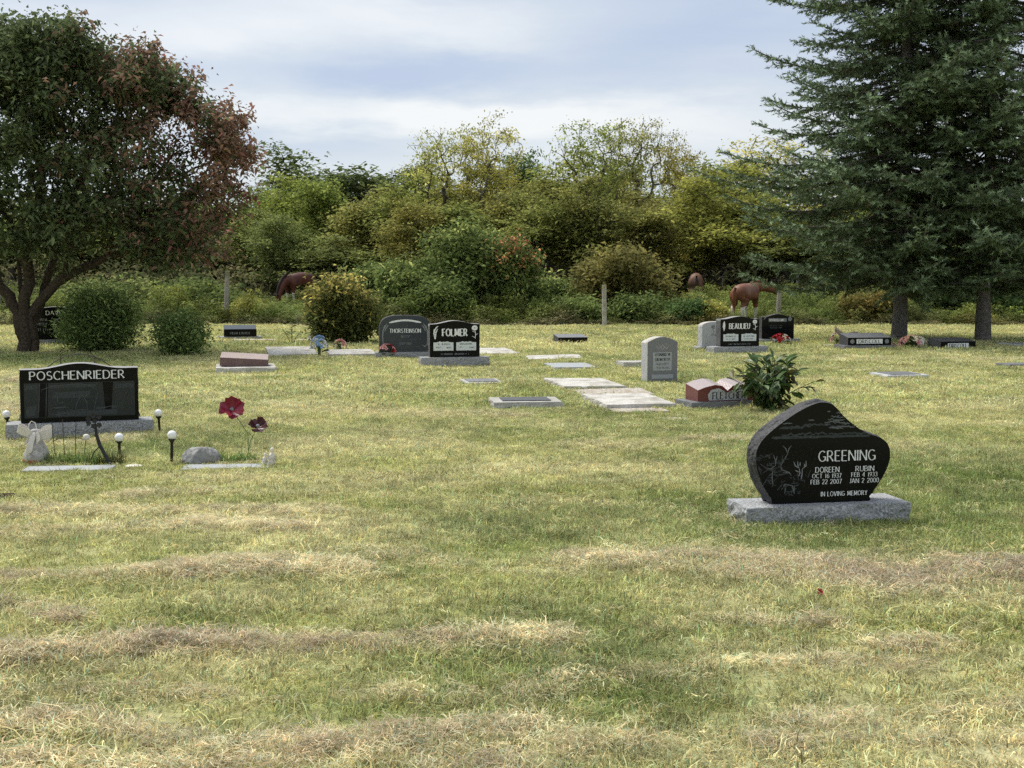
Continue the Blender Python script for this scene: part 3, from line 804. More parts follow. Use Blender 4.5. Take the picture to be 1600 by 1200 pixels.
shrub('shrub', 'yellowing round shrub beside the grey-framed dark headstone', 537, 538, 1.66, 1.85, 403, .085,
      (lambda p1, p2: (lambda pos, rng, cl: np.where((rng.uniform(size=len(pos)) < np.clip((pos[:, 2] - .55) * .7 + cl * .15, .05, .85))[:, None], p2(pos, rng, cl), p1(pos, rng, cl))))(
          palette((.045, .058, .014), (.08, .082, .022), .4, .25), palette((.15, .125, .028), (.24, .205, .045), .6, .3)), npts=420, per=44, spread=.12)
# thicket in the middle
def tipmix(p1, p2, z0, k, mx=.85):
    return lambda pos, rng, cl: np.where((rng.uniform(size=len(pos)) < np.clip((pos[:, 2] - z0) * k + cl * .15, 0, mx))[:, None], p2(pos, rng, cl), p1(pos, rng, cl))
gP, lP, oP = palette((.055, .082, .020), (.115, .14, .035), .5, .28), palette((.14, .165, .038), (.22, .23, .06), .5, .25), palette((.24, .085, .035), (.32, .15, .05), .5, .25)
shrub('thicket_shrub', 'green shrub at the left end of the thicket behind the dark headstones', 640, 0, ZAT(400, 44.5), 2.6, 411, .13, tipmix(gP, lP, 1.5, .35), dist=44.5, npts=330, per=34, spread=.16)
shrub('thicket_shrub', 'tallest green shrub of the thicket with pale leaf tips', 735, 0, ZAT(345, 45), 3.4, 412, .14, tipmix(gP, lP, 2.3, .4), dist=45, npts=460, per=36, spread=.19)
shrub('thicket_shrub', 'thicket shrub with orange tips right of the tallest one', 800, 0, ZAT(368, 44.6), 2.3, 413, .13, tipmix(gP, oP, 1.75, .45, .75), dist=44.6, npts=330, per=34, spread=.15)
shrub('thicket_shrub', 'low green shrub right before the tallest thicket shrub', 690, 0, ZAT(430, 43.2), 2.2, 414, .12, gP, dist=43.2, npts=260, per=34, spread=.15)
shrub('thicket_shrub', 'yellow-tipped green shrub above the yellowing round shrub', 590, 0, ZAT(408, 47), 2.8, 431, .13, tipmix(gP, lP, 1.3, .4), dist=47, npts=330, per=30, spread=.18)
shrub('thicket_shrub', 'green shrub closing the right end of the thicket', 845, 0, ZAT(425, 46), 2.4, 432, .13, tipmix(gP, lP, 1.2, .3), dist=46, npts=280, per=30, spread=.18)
shrub('thicket_shrub', 'round blue-green bush at the lawn edge below the horse seen from behind', 1066, 0, ZAT(462, 43), 1.5, 433, .10, palette((.04, .075, .02), (.08, .12, .035), .4, .25), dist=43, npts=220, per=30, spread=.12)
shrub('thicket_shrub', 'bright yellow weed bush left of the black feather headstone', 1105, 0, ZAT(466, 43.2), 1.2, 434, .09, palette((.17, .165, .03), (.27, .24, .045), .5, .25), dist=43.2, npts=160, per=28, spread=.12)
shrub('thicket_shrub', 'low green bush at the lawn edge right of the pale post', 1000, 0, ZAT(455, 43.5), 2.2, 435, .11, gP, dist=43.5, npts=220, per=28, spread=.15)
shrub('thicket_shrub', 'low olive bush at the lawn edge left of the pale post', 895, 0, ZAT(458, 43.4), 2.0, 436, .11, tipmix(gP, lP, .9, .4), dist=43.4, npts=220, per=28, spread=.15)
shrub('thicket_shrub', 'olive-brown bush behind the pale leaning post, hiding a horse', 975, 0, ZAT(385, 47), 3.9, 415, .15, palette((.065, .066, .018), (.13, .11, .026), .5, .28), dist=47, npts=400, per=34, spread=.2)
shrub('thicket_shrub', 'bare purplish brush behind the two horses on the right', 1150, 0, ZAT(398, 60), 5.0, 416, .12, palette((.06, .048, .045), (.09, .07, .06), .5, .25), dist=60, npts=420, per=7, spread=.2, bark='twig')
shrub('thicket_shrub', 'bare dark brush right of the standing horse', 1290, 0, ZAT(440, 54), 3.4, 417, .12, palette((.05, .04, .04), (.08, .06, .05), .5, .25), dist=54, npts=300, per=7, spread=.2)
shrub('thicket_shrub', 'dark glossy green shrub behind the right-hand lawn edge', 1560, 0, ZAT(425, 45), 3.6, 418, .14, palette((.022, .042, .012), (.05, .075, .02), .4, .28), dist=45, npts=380, per=32, spread=.2)
shrub('thicket_shrub', 'dark green shrub behind the lawn between the spruce trunks', 1470, 0, ZAT(440, 46), 3.2, 419, .14, palette((.026, .046, .013), (.06, .08, .02), .4, .28), dist=46, npts=340, per=32, spread=.2)
shrub('thicket_shrub', 'ochre-tinged bush left of the nearer spruce trunk', 1365, 0, ZAT(452, 44), 2.4, 420, .13, palette((.06, .06, .014), (.15, .10, .02), .5, .28), dist=44, npts=260, per=30, spread=.17)
shrub('thicket_shrub', 'green brush under the reddish crown, left of the leaning grey post', 300, 0, ZAT(432, 46), 3.4, 421, .14, palette((.045, .07, .016), (.11, .12, .03), .5, .28), dist=46, npts=300, per=26, spread=.2)
shrub('thicket_shrub', 'pale green brush behind the wide dark shrub', 165, 0, ZAT(430, 46), 3.8, 422, .14, palette((.06, .085, .022), (.13, .14, .04), .5, .28), dist=46, npts=320, per=28, spread=.2)
shrub('thicket_shrub', 'brush behind the lawn at the left edge', 10, 0, ZAT(448, 45), 3.0, 423, .14, palette((.04, .055, .016), (.09, .10, .03), .5, .28), dist=45, npts=240, per=26, spread=.2)

# --- geometry-node scatter (grass, clippings, weeds): stuff only
def scatter_group(coll, name):
    ng = bpy.data.node_groups.new(name, 'GeometryNodeTree')
    ng.interface.new_socket('Geometry', in_out='INPUT', socket_type='NodeSocketGeometry')
    ng.interface.new_socket('Geometry', in_out='OUTPUT', socket_type='NodeSocketGeometry')
    N, L = ng.nodes, ng.links
    gi, go = N.new('NodeGroupInput'), N.new('NodeGroupOutput')
    ci = N.new('GeometryNodeCollectionInfo'); ci.inputs['Collection'].default_value = coll
    ci.inputs['Separate Children'].default_value = True; ci.inputs['Reset Children'].default_value = True
    ip = N.new('GeometryNodeInstanceOnPoints'); ip.inputs['Pick Instance'].default_value = True
    def attr(nm, ty):
        a = N.new('GeometryNodeInputNamedAttribute'); a.data_type = ty; a.inputs['Name'].default_value = nm
        return a.outputs['Attribute']
    L.new(gi.outputs[0], ip.inputs['Points']); L.new(ci.outputs[0], ip.inputs['Instance'])
    L.new(attr('idx', 'INT'), ip.inputs['Instance Index'])
    L.new(attr('rot', 'FLOAT_VECTOR'), ip.inputs['Rotation']); L.new(attr('scl', 'FLOAT_VECTOR'), ip.inputs['Scale'])
    L.new(ip.outputs[0], go.inputs[0])
    return ng
def scatter(name, label, cat, coll, pos, idx, rot, scl, col):
    me = bpy.data.meshes.new(name); n = len(pos)
    me.vertices.add(n); me.vertices.foreach_set('co', np.asarray(pos, np.float32).ravel())
    a = me.attributes.new('idx', 'INT', 'POINT'); a.data.foreach_set('value', np.asarray(idx, np.int32))
    a = me.attributes.new('rot', 'FLOAT_VECTOR', 'POINT'); a.data.foreach_set('vector', np.asarray(rot, np.float32).ravel())
    a = me.attributes.new('scl', 'FLOAT_VECTOR', 'POINT'); a.data.foreach_set('vector', np.asarray(scl, np.float32).ravel())
    a = me.attributes.new('gcol', 'FLOAT_COLOR', 'POINT')
    c = np.ones((n, 4), np.float32); c[:, :3] = col
    a.data.foreach_set('color', c.ravel())
    o = link(name, me, kind='stuff', label=label, category=cat)
    md = o.modifiers.new('scatter', 'NODES'); md.node_group = scatter_group(coll, name)
    return o
def blades(rng, n, rad, hmin, hmax, width, lean, shade_lo, shade_hi, curl=.5, flatlie=False):
    """one tuft as a mesh of tapered two-segment blades"""
    r = rad * np.sqrt(rng.uniform(0, 1, n)); a = rng.uniform(0, 6.28, n)
    b = np.stack([r * np.cos(a), r * np.sin(a), np.zeros(n)], 1)
    h = rng.uniform(hmin, hmax, n)
    d = rng.uniform(0, 6.28, n); le = np.abs(rng.normal(size=n)) * lean
    dv = np.stack([np.cos(d), np.sin(d), np.zeros(n)], 1)
    s = np.stack([-np.sin(d), np.cos(d), np.zeros(n)], 1)
    if flatlie:
        b[:, 2] = rng.uniform(0.0, .03, n)
        mid = b + dv * (h * .5)[:, None] + s * (rng.normal(size=n) * h * .16)[:, None] + np.array((0, 0, 1)) * (rng.uniform(0, .016, n))[:, None]
        tip = b + dv * h[:, None] + s * (rng.normal(size=n) * h * .25)[:, None] + np.array((0, 0, 1)) * (rng.uniform(-.01, .012, n))[:, None]
        up = np.array((0, 0, 1.0))
        s2 = s * .8 + up * rng.uniform(-.6, .6, (n, 1))
    else:
        mid = b + dv * (h * le * .45)[:, None] + np.array((0, 0, 1)) * (h * .55)[:, None]
        tip = b + dv * (h * le * (1 + curl))[:, None] + np.array((0, 0, 1)) * (h * np.clip(1 - le * .35, .35, 1))[:, None]
        q = rng.uniform(0, 6.28, n); s2 = np.stack([np.cos(q), np.sin(q), np.zeros(n)], 1)
    w = (width * rng.uniform(.7, 1.3, n))[:, None]
    v = np.stack([b - s2 * w * .5, b + s2 * w * .5, mid + s2 * w * .45, mid - s2 * w * .45, tip], 1).reshape(-1, 3)
    k = np.arange(n) * 5
    f4 = np.stack([k, k + 1, k + 2, k + 3], 1); f3 = np.stack([k + 3, k + 2, k + 4], 1)
    sh = rng.uniform(shade_lo, shade_hi, n)
    hue = rng.normal(size=n) * .12
    c = np.stack([sh * (1 + hue), sh, sh * (1 - .5 * hue)], 1)
    return v, [f4, f3], np.repeat(c, 5, axis=0)
def proto_coll(name, makers):
    coll = bpy.data.collections.new(name)
    for i, (v, f, c) in enumerate(makers):
        o = bpy.data.objects.new(f'{name}_{i:02d}', np_mesh(f'{name}_{i:02d}', v, f, c, [M['grass']]))
        coll.objects.link(o)
    return coll
def lawn_points(rng, y0, y1, dens, margin=2.0):
    wid = lambda y: .42 * y + margin
    n = int(dens * (y1 - y0) * 2 * wid(y1))
    y = rng.uniform(y0, y1, n); x = rng.uniform(-wid(y1), wid(y1), n)
    m = np.abs(x) < wid(y)
    return x[m], y[m]
FOOT = []                                       # footprints kept free of grass: (x, y, rz, half w, half d)
def clear_of(x, y):
    m = np.ones(len(x), bool)
    for cx, cy, rz, hw, hd in FOOT:
        c, s = math.cos(rz), math.sin(rz)
        u = (x - cx) * c + (y - cy) * s; v = -(x - cx) * s + (y - cy) * c
        m &= ~((np.abs(u) < hw - .015) & (np.abs(v) < hd - .015))
    return m

def build_grass():
    rng = np.random.default_rng(77)
    near = proto_coll('tuft', [blades(rng, 34, .075, .022, .052, .0044, .8, .42, 1.75, .6) for _ in range(10)])
    clip = proto_coll('clipping', [blades(rng, 42, .07, .025, .065, .0032, 0, .65, 1.45, 0, True) for _ in range(8)])
    mid = proto_coll('tuft_mid', [blades(rng, 30, .13, .028, .058, .009, .8, .45, 1.7, .6) for _ in range(8)])
    P = []; 
    def put(coll, name, label, y0, y1, dens, smin, smax, colfn, keep=None, lift=.0, tilt=.15):
        x, y = lawn_points(rng, y0, y1, dens)
        if keep is not None:
            m = rng.uniform(size=len(x)) < keep(x, y); x, y = x[m], y[m]
        edge = LAWN_END + (fbm(x * .5, y * .0 + 3.3, 90, 3) - .5) * 2.4
        m = clear_of(x, y) & (y < edge); x, y = x[m], y[m]
        n = len(x)
        rm = row_mask(x, y)
        z = H(x, y) + rm * .02 + lift * rm * rng.uniform(0, 1, n) - .004
        rot = np.stack([rng.normal(size=n) * tilt, rng.normal(size=n) * tilt, rng.uniform(0, 6.28, n)], 1)
        s = rng.uniform(smin, smax, n) * (.75 + .5 * fbm(x * 1.1, y * 1.1, 55, 3))
        g = green_field(x, y)
        scl = np.stack([s, s, s * (.75 + .55 * g)], 1)
        return scatter(name, label, 'grass', coll, np.stack([x, y, z], 1), rng.integers(0, len(coll.objects), n), rot, scl, colfn(x, y))
    def gcol(x, y):
        c = lawn_colour(x, y)
        rm = np.clip(row_mask(x, y), 0, 1)[:, None] * .6
        c = c * (1 - rm) + C_STRAW * rm
        return c * np.exp(rng.normal(size=(len(x), 1)) * .16) * (.78 + .44 * fbm(x * 3.1, y * 2.2, 61, 3))[:, None]
    def ccol(x, y):
        t = np.clip(fbm(x * 3.3, y * 3.3, 63, 3) * 2 - .5, 0, 1)[:, None]
        c = C_STRAW * t + C_THATCH * (1 - t)
        gm = np.clip(1 - row_mask(x, y) * 1.3, 0, 1)[:, None] * .45
        c = c * (1 - gm) + (C_YEL * 1.15) * gm
        return c * np.exp(rng.normal(size=(len(x), 1)) * .20)
    put(near, 'lawn_grass', 'short yellow-green mown grass of the near lawn', 3.4, 15.5, 340, .75, 1.25, gcol)
    put(mid, 'lawn_grass', 'short mown grass of the middle lawn around the stones', 15.4, 27, 150, .75, 1.2, gcol)
    put(mid, 'lawn_grass', 'short pale grass of the far lawn up to the weeds', 26.9, 44, 60, 1.1, 1.7, gcol)
    put(clip, 'grass_clippings', 'dry tan clippings lying in rows on the near lawn', 3.4, 16, 460, .7, 1.15, ccol,
        lambda x, y: np.clip(row_mask(x, y) * 1.0 + .13 * np.clip(fbm(x * 1.7, y * 2.6, 88, 3) * 2.4 - .5, 0, 1.4), 0, 1), .022, .2)
    put(clip, 'grass_clippings', 'dry tan clippings scattered over the farther lawn', 16, 30, 90, 1.1, 1.7, ccol,
        lambda x, y: np.clip(row_mask(x, y) * 1.0 + .22 * np.clip(fbm(x * 1.2, y * 2.0, 88, 3) * 2 - .6, 0, 1), 0, 1), .02, .2)

def build_weeds():
    rng = np.random.default_rng(91)
    mk = []
    for i in range(7):
        v, f, c = blades(rng, 46, .20, .45, 1.0, .016, .35, .55, 1.35, .5)
        n = 150
        a = rng.uniform(0, 6.28, n); r = .24 * np.sqrt(rng.uniform(0, 1, n)); z = rng.uniform(.12, .98, n) ** .8
        lv, lf = leaf_quads(rng, np.stack([r * np.cos(a), r * np.sin(a), z], 1), .105, .32, .6, .2)
        sh = rng.uniform(.55, 1.4, n)
        o = len(v)
        mk.append((np.vstack([v, lv]), [f[0], f[1], lf + o], np.vstack([c, np.repeat(np.stack([sh, sh, sh * .9], 1), 4, axis=0)])))
    coll = proto_coll('weed', mk)
    n = 5200
    x = rng.uniform(-30, 30, n); y = rng.uniform(41.4, 62, n)
    y = 41.4 + (y - 41.4) * rng.uniform(.25, 1, n)
    edge = LAWN_END + .1 + (fbm(x * .5, x * 0 + 3.3, 90, 3) - .5) * 2.4
    m = (y > edge) & (np.abs(x) < .45 * y + 4); x, y = x[m], y[m]; n = len(x)
    hgt = .22 + 1.35 * fbm(x * .6, y * .5, 14, 3) ** 1.5 + .55 * (fbm(x * 2.1, y * 2.1, 19, 2) - .45)
    front = np.clip((y - edge[m]) / 1.2, .25, 1)
    pxl = 800 + x / y * FPX
    # lower growth where the horses graze in the open
    hgt *= np.where((pxl > 395) & (pxl < 560), .62, 1.0) * front
    hgt *= np.where((pxl > 1132) & (pxl < 1202) & (y < 45.6), .26, 1.0)
    s = rng.uniform(.85, 1.25, n)
    g1, g2, g3, g4 = (np.array(q) for q in ((.085, .125, .035), (.165, .185, .052), (.27, .235, .055), (.13, .11, .07)))
    t = fbm(x * .5, y * .5, 15, 3)[:, None]
    c = g1 * (1 - t) + g2 * t
    go = np.clip(fbm(x * .45 + 7, y * .5, 16, 3) * 3 - 1.75 + ((pxl > 1060) & (pxl < 1140)) * .4, 0, .8)[:, None]
    c = c * (1 - go) + g3 * go
    dry = np.clip(1.25 - (y - edge[m]) / .9, 0, .75)[:, None]
    c = c * (1 - dry) + g4 * dry
    c = c * np.exp(rng.normal(size=(n, 1)) * .26) * 1.45
    scatter('tall_weeds', 'tall green and yellow weeds along the fence line', 'weeds', coll, np.stack([x, y, H(x, y) - .03], 1), rng.integers(0, 7, n),
            np.stack([rng.normal(size=n) * .08, rng.normal(size=n) * .08, rng.uniform(0, 6.28, n)], 1), np.stack([s, s, hgt * rng.uniform(.8, 1.2, n)], 1), c)
build_weeds()

# ------------------------------------------------------------------ lettering
def arc(cx, cy, rx, ry, a0, a1, n=9):
    return [(cx + rx * math.cos(math.radians(a0 + (a1 - a0) * i / n)), cy + ry * math.sin(math.radians(a0 + (a1 - a0) * i / n))) for i in range(n + 1)]
GL = {
 'A': (.72, [[(0, 0), (.36, 1)], [(.36, 1), (.72, 0)], [(.14, .34), (.58, .34)]]),
 'B': (.56, [[(0, 0), (0, 1)], [(0, 1)] + arc(.28, .76, .22, .24, 90, -90) + [(0, .52)], [(0, .52)] + arc(.3, .26, .26, .26, 90, -90) + [(0, 0)]]),
 'C': (.66, [arc(.38, .5, .38, .5, 48, 312, 14)]),
 'D': (.68, [[(0, 0), (0, 1)], [(0, 1)] + arc(.28, .5, .40, .5, 90, -90, 12) + [(0, 0)]]),
 'E': (.50, [[(0, 0), (0, 1)], [(0, 1), (.5, 1)], [(0, .52), (.42, .52)], [(0, 0), (.5, 0)]]),
 'F': (.48, [[(0, 0), (0, 1)], [(0, 1), (.48, 1)], [(0, .52), (.4, .52)]]),
 'G': (.70, [arc(.38, .5, .38, .5, 48, 330, 14), [(.70, .08), (.70, .44)], [(.46, .44), (.72, .44)]]),
 'H': (.64, [[(0, 0), (0, 1)], [(.64, 0), (.64, 1)], [(0, .52), (.64, .52)]]),
 'I': (.06, [[(.03, 0), (.03, 1)]]),
 'J': (.36, [[(.34, 1), (.34, .22)] + arc(.16, .2, .18, .2, 0, -130, 6)]),
 'K': (.62, [[(0, 0), (0, 1)], [(0, .42), (.56, 1)], [(.2, .6), (.62, 0)]]),
 'L': (.48, [[(0, 1), (0, 0)], [(0, 0), (.48, 0)]]),
 'M': (.84, [[(.04, 0), (.1, 1)], [(.1, 1), (.42, .15)], [(.42, .15), (.74, 1)], [(.74, 1), (.8, 0)]]),
 'N': (.68, [[(0, 0), (0, 1)], [(0, 1), (.68, 0)], [(.68, 0), (.68, 1)]]),
 'O': (.78, [arc(.39, .5, .39, .5, 90, 450, 18)]),
 'P': (.54, [[(0, 0), (0, 1)], [(0, 1)] + arc(.26, .73, .26, .27, 90, -90) + [(0, .46)]]),
 'R': (.60, [[(0, 0), (0, 1)], [(0, 1)] + arc(.26, .74, .24, .26, 90, -90) + [(0, .48)], [(.24, .48), (.6, 0)]]),
 'S': (.52, [arc(.27, .75, .23, .25, 40, 270, 10) + arc(.26, .25, .26, .25, 90, -140, 10)]),
 'T': (.62, [[(.31, 0), (.31, 1)], [(0, 1), (.62, 1)]]),
 'U': (.62, [[(0, 1), (0, .34)] + arc(.31, .32, .31, .32, 180, 360, 10) + [(.62, 1)]]),
 'V': (.68, [[(0, 1), (.34, 0)], [(.34, 0), (.68, 1)]]),
 'W': (.92, [[(0, 1), (.23, 0)], [(.23, 0), (.46, .9)], [(.46, .9), (.69, 0)], [(.69, 0), (.92, 1)]]),
 'Y': (.64, [[(0, 1), (.32, .5)], [(.64, 1), (.32, .5)], [(.32, .5), (.32, 0)]]),
 '0': (.52, [arc(.26, .5, .26, .5, 90, 450, 16)]), '1': (.22, [[(.02, .82), (.14, 1), (.14, 0)]]),
 '2': (.50, [arc(.25, .74, .24, .26, 165, -30, 9) + [(0, 0)], [(0, 0), (.5, 0)]]),
 '3': (.48, [arc(.22, .75, .22, .25, 150, -90, 9), arc(.22, .25, .25, .25, 90, -150, 9)]),
 '4': (.54, [[(.4, 0), (.4, 1)], [(.4, 1), (0, .3)], [(0, .3), (.54, .3)]]),
 '6': (.50, [arc(.5, .38, .48, .62, 100, 180, 6) + arc(.26, .28, .25, .28, 170, -190, 14)]),
 '7': (.48, [[(0, 1), (.48, 1)], [(.48, 1), (.14, 0)]]),
 '9': (.50, [arc(0, .62, .48, .62, -80, 0, 6) + arc(.24, .72, .25, .28, -10, 350, 14)]),
 ' ': (.34, []), '.': (.08, [[(.02, 0), (.02, .06)]]),
}
def stroke_mesh(polys, width, flare=1.0, z_step=.00018, thick_v=1.0):
    """polylines in a plane (x,z) -> flat ribbons just off y=0; strokes that cross lie on their own level"""
    V = []; F = []
    for k, pl in enumerate(polys):
        p = np.array(pl, float)
        if len(p) < 2: continue
        t = np.gradient(p, axis=0); t /= np.maximum(np.linalg.norm(t, axis=1), 1e-9)[:, None]
        nrm = np.stack([-t[:, 1], t[:, 0]], 1)
        s = np.linspace(-1, 1, len(p))
        # verticals heavier than horizontals, ends flared like cut letters
        w = width * (.5 + .5 * np.abs(t[:, 1]) * thick_v + .5 * (1 - thick_v)) * .5
        if len(p) == 2:
            mid = (p[0] + p[1]) / 2
            p = np.array([p[0], mid, p[1]]); nrm = np.array([nrm[0]] * 3); w = np.array([w[0] * flare, w[0], w[0] * flare])
        else:
            w[0] *= flare; w[-1] *= flare
        o = len(V); y = -(k % 7) * z_step
        for q, m_, ww in zip(p, nrm, w):
            V.append((q[0] + m_[0] * ww, y, q[1] + m_[1] * ww)); V.append((q[0] - m_[0] * ww, y, q[1] - m_[1] * ww))
        for i in range(len(p) - 1): F.append((o + 2 * i, o + 2 * i + 2, o + 2 * i + 3, o + 2 * i + 1))
    return V, F
def text_polys(s, h, width=None, space=.24, xs=1.0):
    P = []; x = 0
    for ch in s:
        w, st = GL[ch]
        for pl in st: P.append([((x + a * xs), b) for a, b in pl])
        x += w * xs + space
    x -= space
    sx = h if width is None else width / x
    return [[((a - x / 2) * sx, b * h) for a, b in pl] for pl in P], x * sx
def inscription(parent, s, x, z, h, y, mat='letter', width=None, bold=.15, name='inscription', flare=1.45):
    P, _ = text_polys(s, h, width)
    if h > .06:                                  # letters one can pick apart
        e = link(name, None, parent, (x, y - .0008, z)); xx = 0; sx = None
        tot = sum(GL[c][0] + .24 for c in s) - .24; sx = h if width is None else width / tot
        for c in s:
            gw, st = GL[c]
            V, F = stroke_mesh([[((xx + a - tot / 2) * sx, b * h) for a, b in pl] for pl in st], h * bold * .74, flare)
            if F: MB().add(V, F).build('letter', M[mat], e)
            xx += gw + .24
        return e
    V, F = stroke_mesh(P, h * bold * .78, flare)
    return MB().add(V, F).build(name, M[mat], parent, loc=(x, y - .0008, z), kind='stuff')
def faint_lines(parent, x, z, w, h, y, mat, seed, name='inscription'):
    """worn lettering that the photograph does not let one read"""
    rng = random.Random(seed); P = []; q = -w / 2
    while q < w / 2:
        k = rng.random()
        if k < .14: q += h * .5; continue
        P.append([(q, 0), (q + rng.uniform(-.1, .1) * h, h)])
        if k > .5: P.append([(q, h * rng.choice([0, .5, 1])), (q + h * .35, h * rng.choice([0, .5, 1]))])
        q += h * rng.uniform(.45, .7)
    V, F = stroke_mesh(P, h * .2, 1.0)
    return MB().add(V, F).build(name, M[mat], parent, loc=(x, y - .0008, z), kind='stuff')
def etching(parent, polys, width, y, mat, name='etching', off=.0006):
    V, F = stroke_mesh(polys, width, .5, .00015, .3)
    return MB().add(V, F).build(name, M[mat], parent, loc=(0, y - off, 0), kind='stuff')
def flat_panel(parent, pts, y, mat, name, off=.0006):
    """closed outline in (x,z), 3 mm plate standing proud by off"""
    n = len(pts)
    v = [(a, 0, b) for a, b in pts] + [(a, .004, b) for a, b in pts]
    f = [tuple(range(n))] + [(i, i + n, (i + 1) % n + n, (i + 1) % n) for i in range(n)]
    return MB().add(v, f).build(name, M[mat], parent, loc=(0, y - off, 0))

# ------------------------------------------------------------------ stones
def die(parent, prof, t, mats, name='headstone', rough=.0, seed=1, nseg=7, top_from=None):
    """upright stone: outline in (x,z) (counter-clockwise seen from the front), polished front, pitched edges"""
    # resample the outline finely so that the pitched edge has relief
    pts = []
    n = len(prof)
    for i in range(n):
        a, b = np.array(prof[i]), np.array(prof[(i + 1) % n])
        k = max(1, int(np.linalg.norm(b - a) / .035)) if rough else 1
        for q in range(k): pts.append(a + (b - a) * q / k)
    p = np.array(pts); m = len(p)
    t1 = np.roll(p, -1, 0) - np.roll(p, 1, 0); nr = np.stack([t1[:, 1], -t1[:, 0]], 1); nr /= np.maximum(np.linalg.norm(nr, axis=1), 1e-9)[:, None]
    rng = np.random.default_rng(seed)
    V = []; ys = np.linspace(-t / 2, t / 2, nseg + 1)
    for j, y in enumerate(ys):
        if rough and 0 < j:
            amp = rough * min(1, (nseg - j) / 2 + .4)
            d = (fbm(np.arange(m) * .31 + seed * 7, np.full(m, j * .6), seed, 3) - .38) * 2 * amp
            d = np.where((p[:, 1] < .005), 0, d)
        else: d = np.zeros(m)
        for q in range(m): V.append((p[q, 0] + nr[q, 0] * d[q], y, p[q, 1] + nr[q, 1] * d[q]))
    F = [tuple(range(m))]; mi = [0]
    for j in range(nseg):
        for q in range(m):
            q2 = (q + 1) % m
            F.append((j * m + q, (j + 1) * m + q, (j + 1) * m + q2, j * m + q2))
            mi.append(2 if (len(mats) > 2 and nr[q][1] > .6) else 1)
    F.append(tuple(nseg * m + q for q in reversed(range(m)))); mi.append(1)
    b = MB(); b.v = V; b.f = F; b.mi = mi
    return b.build(name, [M[x] for x in mats], parent)
def rock_base(parent, L, D, Hh, mat='granite_grey', seed=1, rough=.018, name='base', z=0, step=.045, sink=.03):
    """rock-pitched plinth: sawn top, rough sides"""
    nx, ny, nz = max(4, int(L / step)), max(3, int(D / step)), 5
    rng = np.random.default_rng(seed); V = []; F = []; idx = {}
    def vert(i, j, k):
        if (i, j, k) in idx: return idx[(i, j, k)]
        x, y, zz = -L / 2 + L * i / nx, -D / 2 + D * j / ny, -sink + (Hh + sink) * k / nz
        sx = -1 if i == 0 else 1 if i == nx else 0; sy = -1 if j == 0 else 1 if j == ny else 0
        a = rough * (.35 if k == nz else 1.0)
        w = fbm(np.array([x * 9 + zz * 13 + seed * 3.1]), np.array([y * 9 + zz * 17]), seed, 3)[0] - .32
        x += sx * w * 2 * a; y += sy * w * 2 * a
        if k == nz and (sx or sy): zz -= abs(w) * rough * .5
        idx[(i, j, k)] = len(V); V.append((x, y, z + zz)); return idx[(i, j, k)]
    for i in range(nx):
        for j in range(ny):
            F.append(tuple(vert(*q) for q in ((i, j, nz), (i + 1, j, nz), (i + 1, j + 1, nz), (i, j + 1, nz))))
    for k in range(nz):
        for i in range(nx):
            F.append(tuple(vert(*q) for q in ((i, 0, k), (i + 1, 0, k), (i + 1, 0, k + 1), (i, 0, k + 1))))
            F.append(tuple(vert(*q) for q in ((i + 1, ny, k), (i, ny, k), (i, ny, k + 1), (i + 1, ny, k + 1))))
        for j in range(ny):
            F.append(tuple(vert(*q) for q in ((0, j + 1, k), (0, j, k), (0, j, k + 1), (0, j + 1, k + 1))))
            F.append(tuple(vert(*q) for q in ((nx, j, k), (nx, j + 1, k), (nx, j + 1, k + 1), (nx, j, k + 1))))
    b = MB(); b.v = V; b.f = F; b.mi = [0] * len(F)
    return b.build(name, M[mat], parent)
def serp(w, hs, hc, n=18, flat=.22):
    """serpentine top: level shoulders, arched middle"""
    p = [(-w / 2, 0), (w / 2, 0), (w / 2, hs)]
    for i in range(n + 1):
        x = w / 2 * (1 - flat) * (1 - 2 * i / n)
        p.append((x, hs + (hc - hs) * .5 * (1 + math.cos(math.pi * x / (w / 2 * (1 - flat))))))
    p.append((-w / 2, hs))
    return p
def site(px, py, back=0.0, rz=0.0):
    """ground point whose front foot is seen at (px,py); the centre lies `back` behind it"""
    x, y = G(px, py)
    x, y = x - math.sin(rz) * back, y + math.cos(rz) * back
    return x, y
R = math.radians
def monument(label, px, py, rz, L, D, Hb, name='headstone_monument', base='granite_grey', seed=1, rough=.016, group='upright headstones'):
    rz = R(rz); x, y = site(px, py, D / 2, rz)
    t = thing(name, label, 'headstone', (x, y, HH(x, y)), rz, group)
    rock_base(t, L, D, Hb, base, seed, rough)
    FOOT.append((x, y, rz, L / 2, D / 2))
    return t
def child_at(obj, z, y=0, x=0): obj.location = (x + obj.location.x, y + obj.location.y, z + obj.location.z)
class Up:
    """an inner frame: everything added sits on the plinth"""
    def __init__(s, t, z, y=0, x=0): s.t, s.z, s.y, s.x = t, z, y, x
    def put(s, *objs):
        for o in objs: child_at(o, s.z, s.y, s.x)

